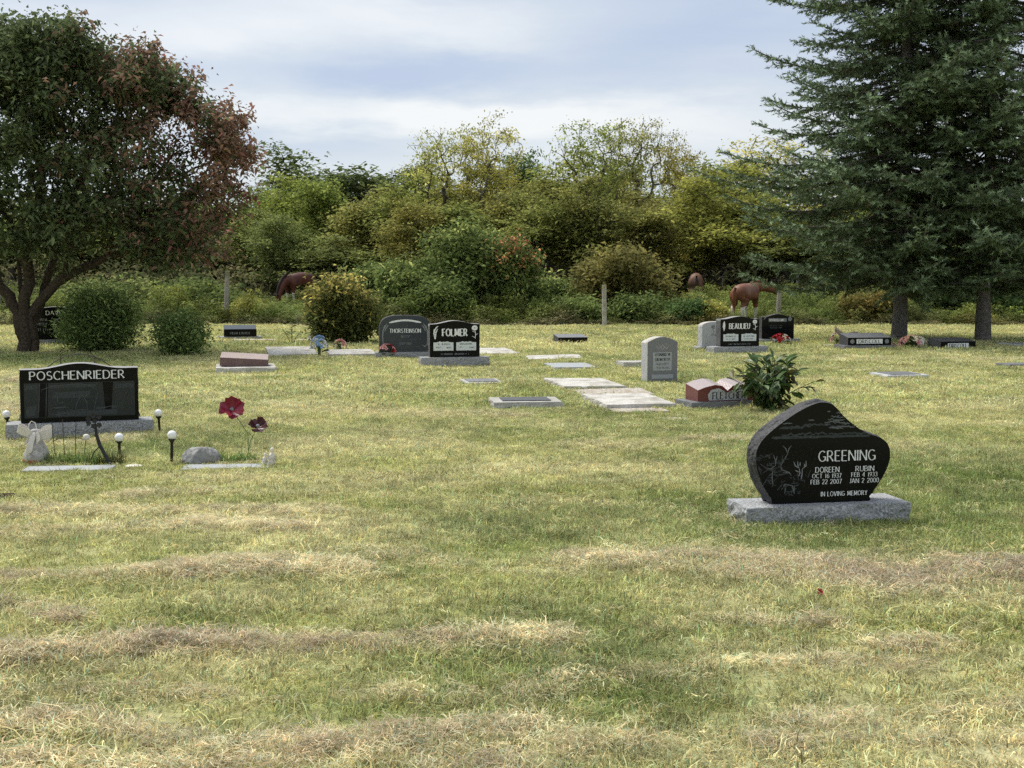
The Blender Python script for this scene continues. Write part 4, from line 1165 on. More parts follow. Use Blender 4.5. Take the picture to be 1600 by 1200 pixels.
# --- the long black stone on the left
def stone_poschen():
    t = monument('wide black polished headstone with arched top on long grey base, at left', 127, 681, 19, 1.40, .36, .155, seed=3)
    u = Up(t, .156, -.01)
    tk = .20; y = -tk / 2
    w = 1.13
    u.put(die(t, serp(w, .535, .59, 20, .25), tk, ['granite_black', 'granite_side', 'granite_top'], rough=.012, seed=4))
    u.put(inscription(t, 'POSCHENRIEDER', -.02, .432, .082, y, width=.90, bold=.19))
    u.put(flat_panel(t, [(-.53, .05), (.53, .05), (.53, .40), (-.53, .40)], y, 'granite_satin', 'polished_panel', .0012))
    E = [[(-.40, .06), (-.38, .40)], [(-.33, .06), (-.315, .40)], [(-.37, .33), (-.25, .37), (.0, .385), (.10, .36), (.15, .33)], [(-.30, .13), (-.25, .15), (-.12, .15)],
         [(.02, .28), (-.03, .2), (-.05, .12)], [(.02, .28), (.06, .2), (.07, .12)], [(-.05, .12), (.07, .12)], [(-.12, .15), (-.10, .12), (-.03, .11)],
         [(.15, .12), (.30, .15), (.42, .13)], [(-.30, .09), (-.24, .08), (-.1, .09)], [(.17, .29), (.15, .2), (.13, .12)], [(-.22, .2), (-.18, .195), (-.15, .205)], [(-.22, .2), (-.21, .27)]]
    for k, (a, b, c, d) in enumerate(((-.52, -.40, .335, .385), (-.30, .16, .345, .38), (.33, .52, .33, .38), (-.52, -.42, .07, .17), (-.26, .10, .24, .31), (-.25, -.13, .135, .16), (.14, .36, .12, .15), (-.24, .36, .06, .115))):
        u.put(flat_panel(t, [(a, c), (b - .01, c + .004), (b, d), (a + .015, d - .005)], y, 'etch', 'reflection_band', .0016 + .0002 * k))  # lighter bands paint reflections into the polished panel
    u.put(flat_panel(t, [(-.405, .055), (-.315, .055), (-.30, .397), (-.38, .397)], y, 'granite_black', 'etched_tree', .0036)); u.put(flat_panel(t, [(.24, .12), (.30, .12), (.32, .395), (.22, .395)], y, 'granite_black', 'etched_tree', .0036))
    u.put(etching(t, E, .007, y, 'letter_dim', 'etched_landscape', .0042))
stone_poschen()

# --- the black boulder-shaped stone on the right
def stone_greening():
    t = monument('black boulder-shaped headstone with etched deer and lake on pale grey base, at right', 1296, 818, 11, 1.13, .36, .135, seed=6, rough=.024)
    u = Up(t, .136, -.01, -.015)
    S = 1 / 1440.0
    Q = lambda px, py: ((px - 812) * S * 1.07, (1056 - py) * S)
    front = [(425, 1056), (1205, 1056), (1262, 1012), (1322, 930), (1402, 800), (1446, 680), (1450, 590), (1424, 512), (1352, 452), (1232, 408), (1122, 342), (1002, 240),
             (932, 160), (872, 118), (790, 105), (700, 128), (560, 198), (400, 308), (262, 428), (202, 528), (190, 602), (202, 722), (252, 862), (335, 998)]
    # smooth the outline
    P = np.array([Q(*p) for p in front])
    out = [tuple(P[0]), tuple(P[1])]
    n = len(P)
    for i in range(1, n):
        a, b, c, d = P[i - 1], P[i], P[(i + 1) % n], P[(i + 2) % n]
        for s in (.33, .67, 1.0):
            if i == n - 1 and s == 1.0: continue
            q = .5 * ((2 * b) + (-a + c) * s + (2 * a - 5 * b + 4 * c - d) * s * s + (-a + 3 * b - 3 * c + d) * s ** 3)
            out.append((q[0], max(0.0, q[1])))
    tk = .165; y = -tk / 2
    u.put(die(t, out, tk, ['granite_black', 'granite_dark_side'], rough=.020, seed=9, nseg=8))
    def txt(s, cx, cy, hpx, wpx, mat='letter', bold=.17, flare=1.5):
        x, z = Q(cx, cy)
        u.put(inscription(t, s, x, z, hpx * S, y, mat, wpx * S, bold, flare=flare))
    txt('GREENING', 1040, 664, 98, 568, bold=.15)
    txt('DOREEN', 857, 769, 50, 236); txt('RUBIN', 1212, 767, 48, 184)
    txt('OCT 16 1937', 853, 822, 40, 290); txt('FEB 4 1933', 1209, 820, 40, 262)
    txt('FEB 22 2007', 848, 879, 42, 308); txt('JAN 2 2000', 1207, 878, 42, 298)
    txt('IN LOVING MEMORY', 1020, 996, 42, 468)
    rng = random.Random(3)
    def wav(x0, x1, yy, amp, n=24):
        return [Q(x0 + (x1 - x0) * i / n, yy + rng.uniform(-amp, amp)) for i in range(n + 1)]
    far = [wav(340, 1270, 424, 5), wav(330, 1250, 434, 4), wav(420, 850, 398, 12), wav(860, 1220, 404, 7), wav(420, 700, 330, 12, 16), wav(400, 620, 342, 8), wav(620, 880, 314, 10), wav(880, 1120, 336, 8)]
    u.put(etching(t, far, .011, y, 'etch', 'etched_lake_shore'))
    clouds = [wav(820, 960, 290, 12, 8), wav(850, 1010, 268, 10, 8), wav(900, 1040, 300, 10, 8), wav(880, 960, 240, 10, 6), wav(930, 975, 205, 8, 5), wav(990, 1060, 312, 6, 6), wav(860, 1100, 342, 5, 10),
              wav(670, 725, 272, 5, 5), wav(845, 875, 195, 5, 4), wav(430, 520, 298, 4, 6), wav(940, 1000, 250, 8, 6), wav(800, 870, 318, 5, 5), wav(870, 1000, 350, 5, 8)]
    u.put(etching(t, clouds, .0085, y, 'etch_light', 'etched_clouds', .0009))
    deer = [[Q(435, 505), Q(465, 535), Q(480, 580)], [Q(515, 505), Q(490, 540), Q(482, 580)], [Q(482, 580), Q(450, 640), Q(420, 690)], [Q(350, 590), Q(372, 650), Q(370, 690)],
            [Q(370, 690), Q(330, 720), Q(290, 710)], [Q(420, 690), Q(425, 730), Q(500, 760), Q(520, 790)], [Q(345, 740), Q(340, 800), Q(350, 880)], [Q(430, 920), Q(460, 870), Q(530, 885), Q(545, 950)],
            [Q(460, 960), Q(470, 900)], [Q(545, 885), Q(550, 965)], [Q(440, 760), Q(500, 765)], [Q(385, 600), Q(372, 650)]]
    u.put(etching(t, deer, .0075, y, 'etch_light', 'etched_deer', .0012))
    stag = [[Q(540, 660), Q(555, 700), Q(590, 720)], [Q(575, 655), Q(580, 700), Q(590, 720)], [Q(600, 665), Q(598, 700)], [Q(655, 655), Q(655, 700), Q(620, 730)], [Q(640, 680), Q(640, 715)],
            [Q(590, 720), Q(600, 770), Q(585, 800)], [Q(620, 730), Q(618, 790), Q(610, 830)], [Q(555, 740), Q(590, 760)]]
    u.put(etching(t, stag, .0078, y, 'letter_grey', 'etched_stag', .0014))
    bush = []
    for _ in range(95):
        a, b = rng.uniform(215, 660), rng.uniform(590, 990)
        if a > 470 and b < 770: continue
        if a < 200 + (b - 850) * .6 or (b > 880 and a < 400) or (b > 780 and a < 280): continue
        bush.append([Q(a, b), Q(a + rng.uniform(-45, 45), b + rng.uniform(-35, 35)), Q(a + rng.uniform(-60, 60), b + rng.uniform(-45, 45))])
    u.put(etching(t, bush, .008, y, 'etch', 'etched_bushes'))
stone_greening()

def rose(x, z, s, seed):
    rng = random.Random(seed); P = []
    for k in range(5): P.append([(x + s * .32 * math.cos(q) * (1 - k * .16), z + s * .72 + s * .26 * math.sin(q) * (1 - k * .16)) for q in np.linspace(0, 6.28, 9)])
    P.append([(x, z + s * .5), (x + s * .1, z + s * .1), (x + s * .05, z - s * .5)])
    for k in range(3): P.append([(x + s * .07, z + s * (.3 - k * .3)), (x + s * (.38 if k % 2 else -.3), z + s * (.4 - k * .3)), (x + s * .07, z + s * (.2 - k * .3))])
    return P
def name_panel(w, h):
    return [(-w / 2, 0), (w / 2, 0), (w / 2, h * .88), (w * .3, h * .9), (w * .18, h), (w * .08, h * .93), (0, h * .97), (-w * .08, h * .93), (-w * .18, h), (-w * .3, h * .9), (-w / 2, h * .88)]
def shift(P, x, z): return [(a + x, b + z) for a, b in P]

def stone_folmer():
    t = monument('black headstone with two white name panels and praying hands beside the slate-grey one', 712, 573, 12, 1.22, .36, .16, seed=12)
    u = Up(t, .161); tk = .2; y = -tk / 2
    u.put(die(t, serp(.90, .585, .645, 16, .1), tk, ['granite_black', 'granite_side', 'granite_top'], rough=.010, seed=13))
    u.put(inscription(t, 'FOLMER', 0, .375, .125, y, width=.44, bold=.24))
    for s, sd in ((-1, 1), (1, 2)):
        u.put(flat_panel(t, shift(name_panel(.36, .165), s * .205, .115), y, 'panel_white', 'name_panel', .001))
        u.put(faint_lines(t, s * .205, .215, .22, .03, y - .001, 'letter_dark', sd)); 
        u.put(faint_lines(t, s * .205 - .09, .16, .08, .026, y - .001, 'letter_dark', sd + 5)); u.put(faint_lines(t, s * .205 + .10, .155, .08, .026, y - .001, 'letter_dark', sd + 9))
    u.put(etching(t, [[(-.36, .33), (-.375, .42), (-.36, .48), (-.33, .53), (-.30, .55)], [(-.35, .33), (-.34, .44), (-.31, .50)], [(-.375, .42), (-.37, .5)], [(-.37, .33), (-.34, .33)]], .022, y, 'letter', 'etched_hands'))
    u.put(etching(t, rose(.36, .40, .16, 3), .012, y, 'letter', 'etched_rose'))
    u.put(faint_lines(t, 0, .04, .5, .026, y, 'letter_grey', 21))
stone_folmer()
def stone_thor():
    t = monument('slate-grey round-topped headstone with pale scroll border, left of the black one', 634, 561, 10, 1.15, .34, .13, seed=14)
    u = Up(t, .131); tk = .2; y = -tk / 2
    w = 1.0; pts = [(-w / 2, 0), (w / 2, 0)]
    for i in range(25):
        q = math.pi * i / 24; c, s = math.cos(q), math.sin(q)
        pts.append((w / 2 * math.copysign(abs(c) ** .55, c), .42 + .29 * abs(s) ** .75))
    u.put(die(t, pts, tk, ['granite_slate', 'granite_dark_side'], rough=.012, seed=15))
    u.put(etching(t, [[(-.31 + .62 * i / 10, .57 + .045 * math.sin(math.pi * i / 10)) for i in range(11)]], .040, y, 'letter', 'etched_scroll'))
    sh = []
    for s in (-1, 1):
        sh += [[(s * .43, .12), (s * .44, .3), (s * .43, .42), (s * .40, .52)], [(s * .40, .40), (s * .37, .47), (s * .33, .52)], [(s * .42, .43), (s * .39, .5), (s * .355, .55)]]
        sh += [[(s * .43, .15), (s * .38, .10), (s * .34, .13)]]
    u.put(etching(t, sh, .022, y, 'letter_grey', 'etched_sheaf'))
    u.put(inscription(t, 'THORSTEINSON', 0, .375, .075, y, width=.60, bold=.2))
    u.put(inscription(t, 'BETTY', 0, .275, .048, y, 'letter_grey', .16)); u.put(faint_lines(t, 0, .22, .60, .034, y, 'letter_dim', 31))
    u.put(inscription(t, 'CLIFFORD', 0, .14, .045, y, 'letter_grey', .24)); u.put(faint_lines(t, .02, .085, .58, .034, y, 'letter_dim', 32))
stone_thor()
def stone_beaulieu():
    t = monument('black headstone with feather and two pale name panels, right background', 1158, 553, 16, 1.22, .36, .14, seed=16)
    u = Up(t, .141); tk = .22; y = -tk / 2
    u.put(die(t, serp(.88, .565, .62, 16, .1), tk, ['granite_black', 'granite_side', 'granite_top'], rough=.010, seed=17))
    u.put(inscription(t, 'BEAULIEU', -.01, .365, .11, y, width=.46, bold=.22))
    for s, sd in ((-1, 41), (1, 42)):
        u.put(flat_panel(t, shift(name_panel(.34, .16), s * .205, .11), y, 'panel_white', 'name_panel', .001))
        u.put(faint_lines(t, s * .205, .195, .24, .028, y - .001, 'letter_dark', sd)); u.put(faint_lines(t, s * .205, .14, .2, .026, y - .001, 'letter_dark', sd + 5))
    u.put(flat_panel(t, [(-.36, .31), (-.335, .40), (-.335, .47), (-.355, .53), (-.385, .47), (-.39, .40)], y, 'letter', 'etched_feather', .001))
    u.put(etching(t, rose(.34, .40, .15, 3), .013, y, 'letter', 'etched_rose'))
    u.put(faint_lines(t, 0, .035, .5, .024, y, 'letter_grey', 45))
stone_beaulieu()
def stone_rear_dark():
    t = monument('dark headstone with pale name bar behind red and white flowers', 1217, 537, 12, 1.1, .34, .10, seed=18)
    u = Up(t, .101); tk = .2; y = -tk / 2
    u.put(die(t, serp(.82, .52, .59, 14, .08), tk, ['granite_black', 'granite_dark_side'], rough=.01, seed=19))
    u.put(flat_panel(t, [(-.24, .41), (.22, .41), (.22, .49), (-.24, .49)], y, 'letter_grey', 'name_bar', .001))
    u.put(faint_lines(t, -.01, .425, .40, .05, y - .001, 'letter', 51)); u.put(faint_lines(t, -.05, .30, .3, .03, y, 'letter_dim', 52)); u.put(faint_lines(t, -.05, .25, .3, .03, y, 'letter_dim', 53))
    u.put(flat_panel(t, [(.26, .43), (.33, .42), (.36, .48), (.31, .53), (.26, .50)], y, 'letter_grey', 'etched_flower', .001)); u.put(flat_panel(t, [(-.37, .45), (-.31, .50), (-.28, .56), (-.33, .54)], y, 'letter_grey', 'etched_flower', .001))
stone_rear_dark()
def stone_pale():
    t = monument('pale grey plain headstone partly behind the black feather headstone', 1124, 549, 18, 1.0, .34, .10, seed=20)
    u = Up(t, .101); tk = .2; y = -tk / 2
    w = .76; pts = [(-w / 2, 0), (w / 2, 0), (w / 2, .40)]
    for i in range(15):
        q = math.pi * i / 14; c = math.cos(q)
        pts.append((w / 2 * math.copysign(abs(c) ** .7, c), .42 + .11 * math.sin(q) ** .8))
    pts.append((-w / 2, .40))
    u.put(die(t, pts, tk, ['granite_pale', 'granite_pale', 'concrete_white'], rough=.008, seed=21))
    u.put(etching(t, rose(-.12, .32, .14, 3) + rose(.1, .32, .14, 4), .010, y, 'granite_mid', 'carving')); u.put(faint_lines(t, 0, .23, .32, .035, y, 'granite_mid', 61))
stone_pale()
def stone_leonard():
    rz = R(18); x, y0 = site(1035, 596, .12, rz)
    t = thing('headstone_monument', 'narrow mid-grey upright headstone with carved panel, standing alone at centre right', 'headstone', (x, y0, HH(x, y0) - .01), rz, 'upright headstones')
    FOOT.append((x, y0, rz, .26, .12))
    tk = .23; y = -tk / 2; w = .50
    pts = [(-w / 2, -.03), (w / 2, -.03), (w / 2, .62)] + [(w / 2 * (1 - 2 * i / 12) * .96, .64 + .075 * math.sin(math.pi * i / 12)) for i in range(13)] + [(-w / 2, .62)]
    die(t, pts, tk, ['granite_mid', 'granite_pale', 'concrete_white'], rough=.006, seed=23)
    flat_panel(t, [(-.155, .20), (.15, .20), (.155, .22), (.155, .48), (-.16, .48), (-.16, .21)], y, 'stone_bluegrey', 'carved_panel', .003)
    flat_panel(t, [(-.18, .075), (.18, .075), (.18, .14), (-.18, .14)], y, 'stone_bluegrey', 'carved_bar', .003)
    for s, z, w_ in (('LEONARD W', .425, .24), ('DILWORTH', .35, .24)):
        inscription(t, s, 0, z, .04, y - .004, 'letter_dark', w_, .22)
    faint_lines(t, 0, .285, .22, .034, y - .004, 'granite_mid', 71); faint_lines(t, 0, .225, .22, .034, y - .004, 'granite_mid', 72)
    etching(t, [[(-.10, .58), (-.07, .53), (-.03, .56), (0, .60), (.03, .56), (.07, .53), (.10, .58)], [(-.04, .56), (0, .52), (.04, .56)]], .014, y, 'stone_bluegrey', 'carved_flower', .002)
stone_leonard()
def stone_davey():
    t = monument('black headstone half hidden between the dark trunks and the wide shrub', 90, 540, 14, 1.3, .36, .13, seed=24)
    u = Up(t, .131); tk = .2; y = -tk / 2
    u.put(die(t, serp(1.05, .72, .76, 12, .05), tk, ['granite_black', 'granite_side', 'granite_top'], rough=.01, seed=25))
    u.put(inscription(t, 'DAVEY', -.02, .57, .095, y, width=.44, bold=.2))
    for k, z in enumerate((.43, .33, .2)): u.put(faint_lines(t, -.32, z, .24, .06, y, 'letter_grey', 81 + k))
    u.put(etching(t, [[(.05 - .14 * math.sin(q), .33 - .15 * math.cos(q)) for q in np.linspace(0, 3.2, 9)]], .03, y, 'letter_grey', 'etched_ring'))
    u.put(faint_lines(t, .05, .06, .3, .03, y, 'letter_dim', 85))
stone_davey()

# --- low bevelled markers
def bevel_marker(label, px, py, rz, w, d, hf, hb, mats, base=None, text=None, tmat='letter', seed=1, bar=None, rosettes=False, faint=None, group='low slanted markers'):
    """low block with a sloping top; front face carries the name"""
    rz = R(rz); bd = base[1] if base else d; x, y = site(px, py, bd / 2, rz)
    t = thing('bevel_marker', label, 'grave marker', (x, y, HH(x, y)), rz, group)
    z0 = 0
    if base: rock_base(t, base[0], base[1], base[2], base[3], seed, .008); z0 = base[2] + .001
    FOOT.append((x, y, rz, (base[0] if base else w) / 2, bd / 2))
    v = [(-w / 2, -d / 2, 0), (w / 2, -d / 2, 0), (w / 2, d / 2, 0), (-w / 2, d / 2, 0), (-w / 2, -d / 2, hf), (w / 2, -d / 2, hf), (w / 2, d / 2, hb), (-w / 2, d / 2, hb)]
    b = MB().add(v, [(0, 3, 2, 1)], 1).add(v, [(4, 5, 6, 7)], 1).add(v, [(0, 1, 5, 4)], 0).add(v, [(1, 2, 6, 5), (2, 3, 7, 6), (3, 0, 4, 7)], 2)
    o = b.build('marker_block', [M[m] for m in mats], t, bevel=.008); child_at(o, z0 - .001)
    yy = -d / 2
    u = Up(t, z0)
    if bar: u.put(flat_panel(t, [(-w * .30, hf * .2), (w * .30, hf * .2), (w * .30, hf * .8), (-w * .30, hf * .8)], yy, bar, 'name_bar', .001))
    if text: u.put(inscription(t, text, 0, hf * .28, hf * .44, yy - .0015, tmat, w * .5, .22))
    if faint: u.put(faint_lines(t, 0, hf * .3, w * .62, hf * .32, yy, tmat, seed))
    if rosettes:
        for s in (-1, 1): u.put(flat_panel(t, [(s * w * .40 + .05 * math.cos(q), hf * .5 + .05 * math.sin(q)) for q in np.linspace(0, 6.28, 11)[:-1]], yy, 'letter_grey', 'rosette', .001))
    return t
bevel_marker('black low marker with shiny sloping top on pale base, left background', 376, 532, 14, .80, .42, .19, .28, ['granite_black', 'granite_satin', 'granite_dark_side'], (1.05, .6, .08, 'granite_grey'), None, 'letter_grey', 5, faint=1)
bevel_marker('dark low marker with pale sloping top, alone in the middle background', 896, 537, 12, .72, .5, .13, .19, ['granite_black', 'granite_mid', 'granite_dark_side'], (.86, .6, .03, 'concrete'), None, 'letter_dim', 6)
bevel_marker('dark low marker with two rosettes, driftwood at its left end', 1360, 546, 8, 1.0, .5, .17, .25, ['granite_black', 'granite_mid', 'granite_dark_side'], (1.2, .6, .10, 'granite_mid'), 'DRISCOLL', 'letter_dark', 7, 'letter', True)
bevel_marker('dark low marker with white name bar between the two spruce trunks', 1497, 547, 14, .86, .5, .19, .25, ['granite_black', 'granite_dark_side', 'granite_dark_side'], None, 'DRISCOLL', 'letter_dark', 8, 'letter')
def red_slant():
    rz = R(13); x, y = G(384, 579)
    t = thing('bevel_marker', 'reddish granite slab lying tilted on a broken white concrete base', 'grave marker', (x, y, HH(x, y)), rz, 'low slanted markers')
    rock_base(t, .98, .95, .09, 'concrete_white', 31, .02)
    FOOT.append((x, y, rz, .49, .47))
    b = MB().box(-.40, .40, -.26, .26, 0, .15, 0)
    b.mi[1] = 1
    b.build('marker_block', [M['granite_brown'], M['granite_pink']], t, bevel=.012, loc=(-.02, .02, .112), rot=(R(7), R(3.5), R(-3)))
red_slant()
def fletcher():
    rz = R(17); x, y = site(1140, 636, .24, rz)
    t = thing('bevel_marker', 'red granite double-topped marker on grey base, half hidden by a leafy plant', 'grave marker', (x, y, HH(x, y)), rz, 'low slanted markers')
    rock_base(t, 1.02, .50, .085, 'granite_mid', 33, .010)
    FOOT.append((x, y, rz, .51, .25))
    prof = [(-.40, 0), (.40, 0), (.40, .14), (.30, .175), (.17, .20), (.07, .185), (0, .125), (-.07, .185), (-.17, .20), (-.30, .175), (-.40, .14)]
    n = len(prof); D = .36
    v = [(a, -D / 2, b) for a, b in prof] + [(a, D / 2, b + (.055 if b > .1 else 0)) for a, b in prof]
    b = MB().add(v, [tuple(range(n)), tuple(n + i for i in reversed(range(n)))], 0)
    for i in range(n): b.add([v[i], v[i + n], v[(i + 1) % n + n], v[(i + 1) % n]], [(0, 1, 2, 3)], 1 if 2 <= i < n - 1 else 0)
    b.build('marker_block', [M['granite_red'], M['granite_red_sheen']], t, loc=(0, 0, .086))
    o = flat_panel(t, [(-.25, .01), (.27, .01), (.27, .13), (.1, .15), (0, .10), (-.12, .16), (-.22, .14), (-.27, .08)], -D / 2, 'granite_pale', 'name_panel', .001); child_at(o, .086)
    o = inscription(t, 'FLETCHER', .02, .025, .085, -D / 2 - .001, 'letter_dark', .44, .2); child_at(o, .086)
fletcher()

# --- flat slabs and plaques
def slab(label, px, py, rz, w, d, h, mat, tilt=(0, 0), name='grave_slab', plate=None, seed=1, rough=.016, jag=0, cat='grave slab', group='flat grave slabs'):
    rz = R(rz); x, y = G(px, py)
    t = thing(name, label, cat, (x, y, HH(x, y)), group=group, rot=(R(tilt[0]), R(tilt[1]), rz))
    rock_base(t, w, d, h, mat, seed, rough if not jag else jag, 'slab', step=.09 if max(w, d) > .8 else .06)
    FOOT.append((x, y, rz, w / 2, d / 2))
    if plate:
        pw, pd, pm = plate
        MB().box(-pw / 2, pw / 2, -pd / 2, pd / 2, h - .004, h + .012).build('plaque', M[pm], t, bevel=.004)
        rng = random.Random(seed)
        for k in range(3):
            P = []; q = -pw * .3
            while q < pw * .3: P.append([(q, pd * (.22 - .22 * k)), (q + rng.uniform(.02, .05), pd * (.22 - .22 * k))]); q += rng.uniform(.06, .09)
            V, F = stroke_mesh(P, .02)
            MB().add([(a, c, h + .0132 - b) for a, b, c in V], F).build('inscription', M['letter_grey'], t)
    return t
slab('long white slab left of the blue and white flowers', 455, 553, 13, .98, 1.9, .07, 'concrete_white', (1.5, 0), seed=41)
slab('white slab below the pink flowers', 548, 556, 12, .92, 1.3, .06, 'concrete_white', (1, 0), seed=42)
slab('white slab sticking out right of the black praying-hands headstone', 766, 551, 12, .95, 1.6, .06, 'concrete_white', (1, 0), seed=43)
slab('thin white slab in front of the shiny low marker', 398, 534, 6, 1.0, .5, .05, 'concrete_white', seed=44)
slab('short white slab left of the yellowing shrub', 488, 534, 6, .8, .5, .05, 'concrete_white', seed=45)
slab('narrow whitish slab above the blue-grey one', 866, 561, 4, 1.05, .9, .04, 'concrete_white', (1.2, -1), seed=46)
slab('blue-grey flat slab in the middle of the lawn', 891, 575, 10, .74, .9, .05, 'stone_bluegrey', (1, 0), seed=47)
slab('grey flush marker alone left of the slab cluster', 752, 600, 12, .56, .62, .05, 'concrete', (1, 0), name='flush_marker', plate=(.44, .42, 'granite_mid'), seed=48, cat='grave marker')
slab('small tan slab right of the dark low marker', 961, 537, 4, .6, .5, .04, 'concrete_worn', seed=49)
slab('small grey block beside the narrow upright headstone', 990, 575, 12, .5, .45, .10, 'concrete', seed=50)
slab('large white slab at the top of the slab cluster', 912, 603, 11, .90, 1.35, .07, 'concrete_white', (.5, 1), seed=51)
slab('weathered brown-stained slab in the middle of the cluster', 958, 615, 8, .95, .75, .035, 'concrete_worn', (1.5, -1), seed=52, jag=.03)
slab('large white slab at the bottom of the cluster', 980, 631, 11, .86, 1.25, .075, 'concrete_white', (.8, 0), seed=53)
slab('thin stained slab edge below the bottom white slab', 998, 642, 6, .66, .4, .03, 'concrete_worn', seed=54, jag=.02)
slab('small broken white fragment at the end of the cluster', 1054, 653, 4, .26, .12, .02, 'concrete_white', seed=55, jag=.02, name='slab_fragment')
slab('white concrete marker with dark plaque in the middle lawn', 820, 633, 7, .84, .62, .085, 'concrete', (.5, 0), name='plaque_marker', plate=(.60, .40, 'bronze'), seed=56, cat='grave marker')
slab('grey marker with dark plaque on the right lawn', 1404, 589, 12, .72, .62, .06, 'granite_pale', (.6, 0), name='plaque_marker', plate=(.52, .46, 'granite_mid'), seed=57, cat='grave marker')
slab('dark flush marker at the right edge', 1592, 573, 10, .62, .45, .06, 'granite_mid', name='flush_marker', seed=58, cat='grave marker')
slab('tilted grey slab at the right edge below the spruces', 1597, 542, 12, .75, .8, .06, 'granite_pale', (1, 2), seed=59, plate=(.5, .5, 'granite_mid'))
slab('white slab left of the low marker with the white name bar', 1463, 545, 10, .62, .7, .05, 'concrete_white', seed=60)
slab('white slab left of the driftwood', 1308, 541, 4, .6, .4, .04, 'concrete_white', seed=61)
slab('thin pale slab half sunk behind the small dark shrub', 204, 549, 4, .5, .4, .03, 'concrete_white', seed=62)
slab('blue-grey flush plaque before the ribboned figure', 108, 736, 6, .70, .26, .018, 'stone_bluegrey', name='flush_marker', seed=63, cat='grave marker')
slab('blue-grey flush plaque below the rock and the poppies', 354, 732, 6, .70, .24, .018, 'stone_bluegrey', name='flush_marker', seed=64, cat='grave marker')

# ------------------------------------------------------------------ offerings and small things
def globe_light(label, px, py, h, lean=0):
    x, y = G(px, py)
    t = thing('garden_light', label, 'light', (x, y, HH(x, y) - .02), group='globe garden lights', rot=(0, R(lean), 0))
    MB().lathe([(.009, -.04), (.013, 0), (.013, h * .72), (.016, h * .74)], 10).build('stake', M['plastic_black'], t, True)
    MB().lathe([(.016, h * .72), (.030, h * .80), (.033, h * .82), (.024, h * .83)], 14).build('collar', M['plastic_black'], t, True)
    r = .039; z = h * .83 + r * .8
    MB().lathe([(r * math.cos(q) + .0005, z + r * math.sin(q)) for q in np.linspace(-1.1, 1.57, 12)], 18).build('globe', M['globe'], t, True)
globe_light('white globe light on black stake left of the wide black headstone', 15, 679, .26, -6)
globe_light('white globe light on black stake at the right end of the long grey base', 250, 679, .24, -3)
globe_light('white globe light on short black stake among dry stems', 187, 716, .20, 0)
globe_light('white globe light on tall black stake left of the rock', 268, 726, .29, 2)

def ribbon_figure():
    x, y = G(57, 726)
    t = thing('memorial_figure', 'grey stone figure tied with a large white ribbon bow', 'figure', (x, y, HH(x, y) - .02), .3)
    wob = lambda q, z: 1 + .09 * math.sin(3 * q + z * 9) + .05 * math.sin(7 * q - z * 20)
    MB().lathe([(.085, 0), (.105, .03), (.11, .07), (.10, .12), (.078, .17), (.058, .21), (.045, .245), (.042, .27), (.05, .30), (.03, .315)], 20, wob=wob).build('body', M['cloth_grey'], t, True)
    MB().lathe([(.088, -.002), (.110, .03), (.114, .055), (.108, .065)], 12, wob=lambda q, z: wob(q, z) * (1 if math.cos(q - 3.4) > .2 else .93)).build('stained_foot', M['rust'], t, True)
    def strip(pts, w, name):
        V = []; F = []
        for i, (p, tw) in enumerate(pts):
            p = Vector(p); a = Vector((math.sin(tw) * .35, -math.cos(tw) * .25, math.cos(tw))).normalized() * w / 2
            V += [p - a, p + a]
        for i in range(len(pts) - 1): F.append((2 * i, 2 * i + 1, 2 * i + 3, 2 * i + 2))
        o = MB().add(V, F).build(name, M['ribbon'], t, True)
        m = o.modifiers.new('t', 'SOLIDIFY'); m.thickness = .003; s = o.modifiers.new('s', 'SUBSURF'); s.levels = s.render_levels = 2
    strip([((0, -.055, .26), 0), ((-.07, -.08, .30), .2), ((-.15, -.06, .33), .6), ((-.13, -.02, .35), .9), ((-.03, -.04, .29), .3)], .085, 'ribbon_loop')
    strip([((0, -.055, .26), 0), ((.06, -.08, .27), -.2), ((.135, -.07, .285), -.1), ((.14, -.02, .32), .2), ((.03, -.03, .30), .2)], .10, 'ribbon_loop')
    strip([((-.01, -.07, .30), 1.4), ((-.025, -.10, .24), 1.5), ((-.045, -.115, .17), 1.6), ((-.05, -.11, .12), 1.6)], .055, 'ribbon_tail')
    strip([((.01, -.07, .30), 1.2), ((.03, -.09, .25), 1.3), ((.02, -.10, .20), 1.1)], .05, 'ribbon_tail')
    strip([((-.01, -.07, .26), 0), ((-.06, -.09, .23), .2), ((-.09, -.08, .20), .4)], .05, 'ribbon_tail')
    MB().tube([(-.06, 0, .31), (-.05, 0, .36), (-.03, 0, .385), (-.0, 0, .37), (.01, 0, .32)], .004, 6).build('wire_loop', M['ribbon'], t)
ribbon_figure()

def iron_flower():
    x, y = G(172, 730)
    t = thing('iron_ornament', 'black iron ornament on a curved stem before the long grey base', 'ornament', (x, y, HH(x, y)))
    MB().tube([(.02, 0, -.03), (-.03, .0, .08), (-.085, .01, .18), (-.115, .02, .27), (-.12, .02, .36)], [.012, .015, .016, .014, .010], 7).build('stem', M['iron'], t, True)
    rng = random.Random(5)
    for k in range(7):
        a = k * .9; r = .045 * (k > 0)
        c = Vector((-.12 + r * math.cos(a) * 1.3, .01, .385 + r * math.sin(a)))
        b = MB()
        for j in range(5):
            q = j * 1.2566 + k
            d = Vector((math.cos(q), -.35, math.sin(q))) * .026
            s = Vector((-math.sin(q), 0, math.cos(q))) * .011
            b.add([c, c + d * .6 + s, c + d, c + d * .6 - s], [(0, 1, 2, 3)])
        b.build('blossom', M['iron'], t)
    MB().tube([(-.085, .01, .17), (-.14, .03, .12), (-.17, .03, .05)], .005, 5).build('side_stem', M['iron'], t)
iron_flower()
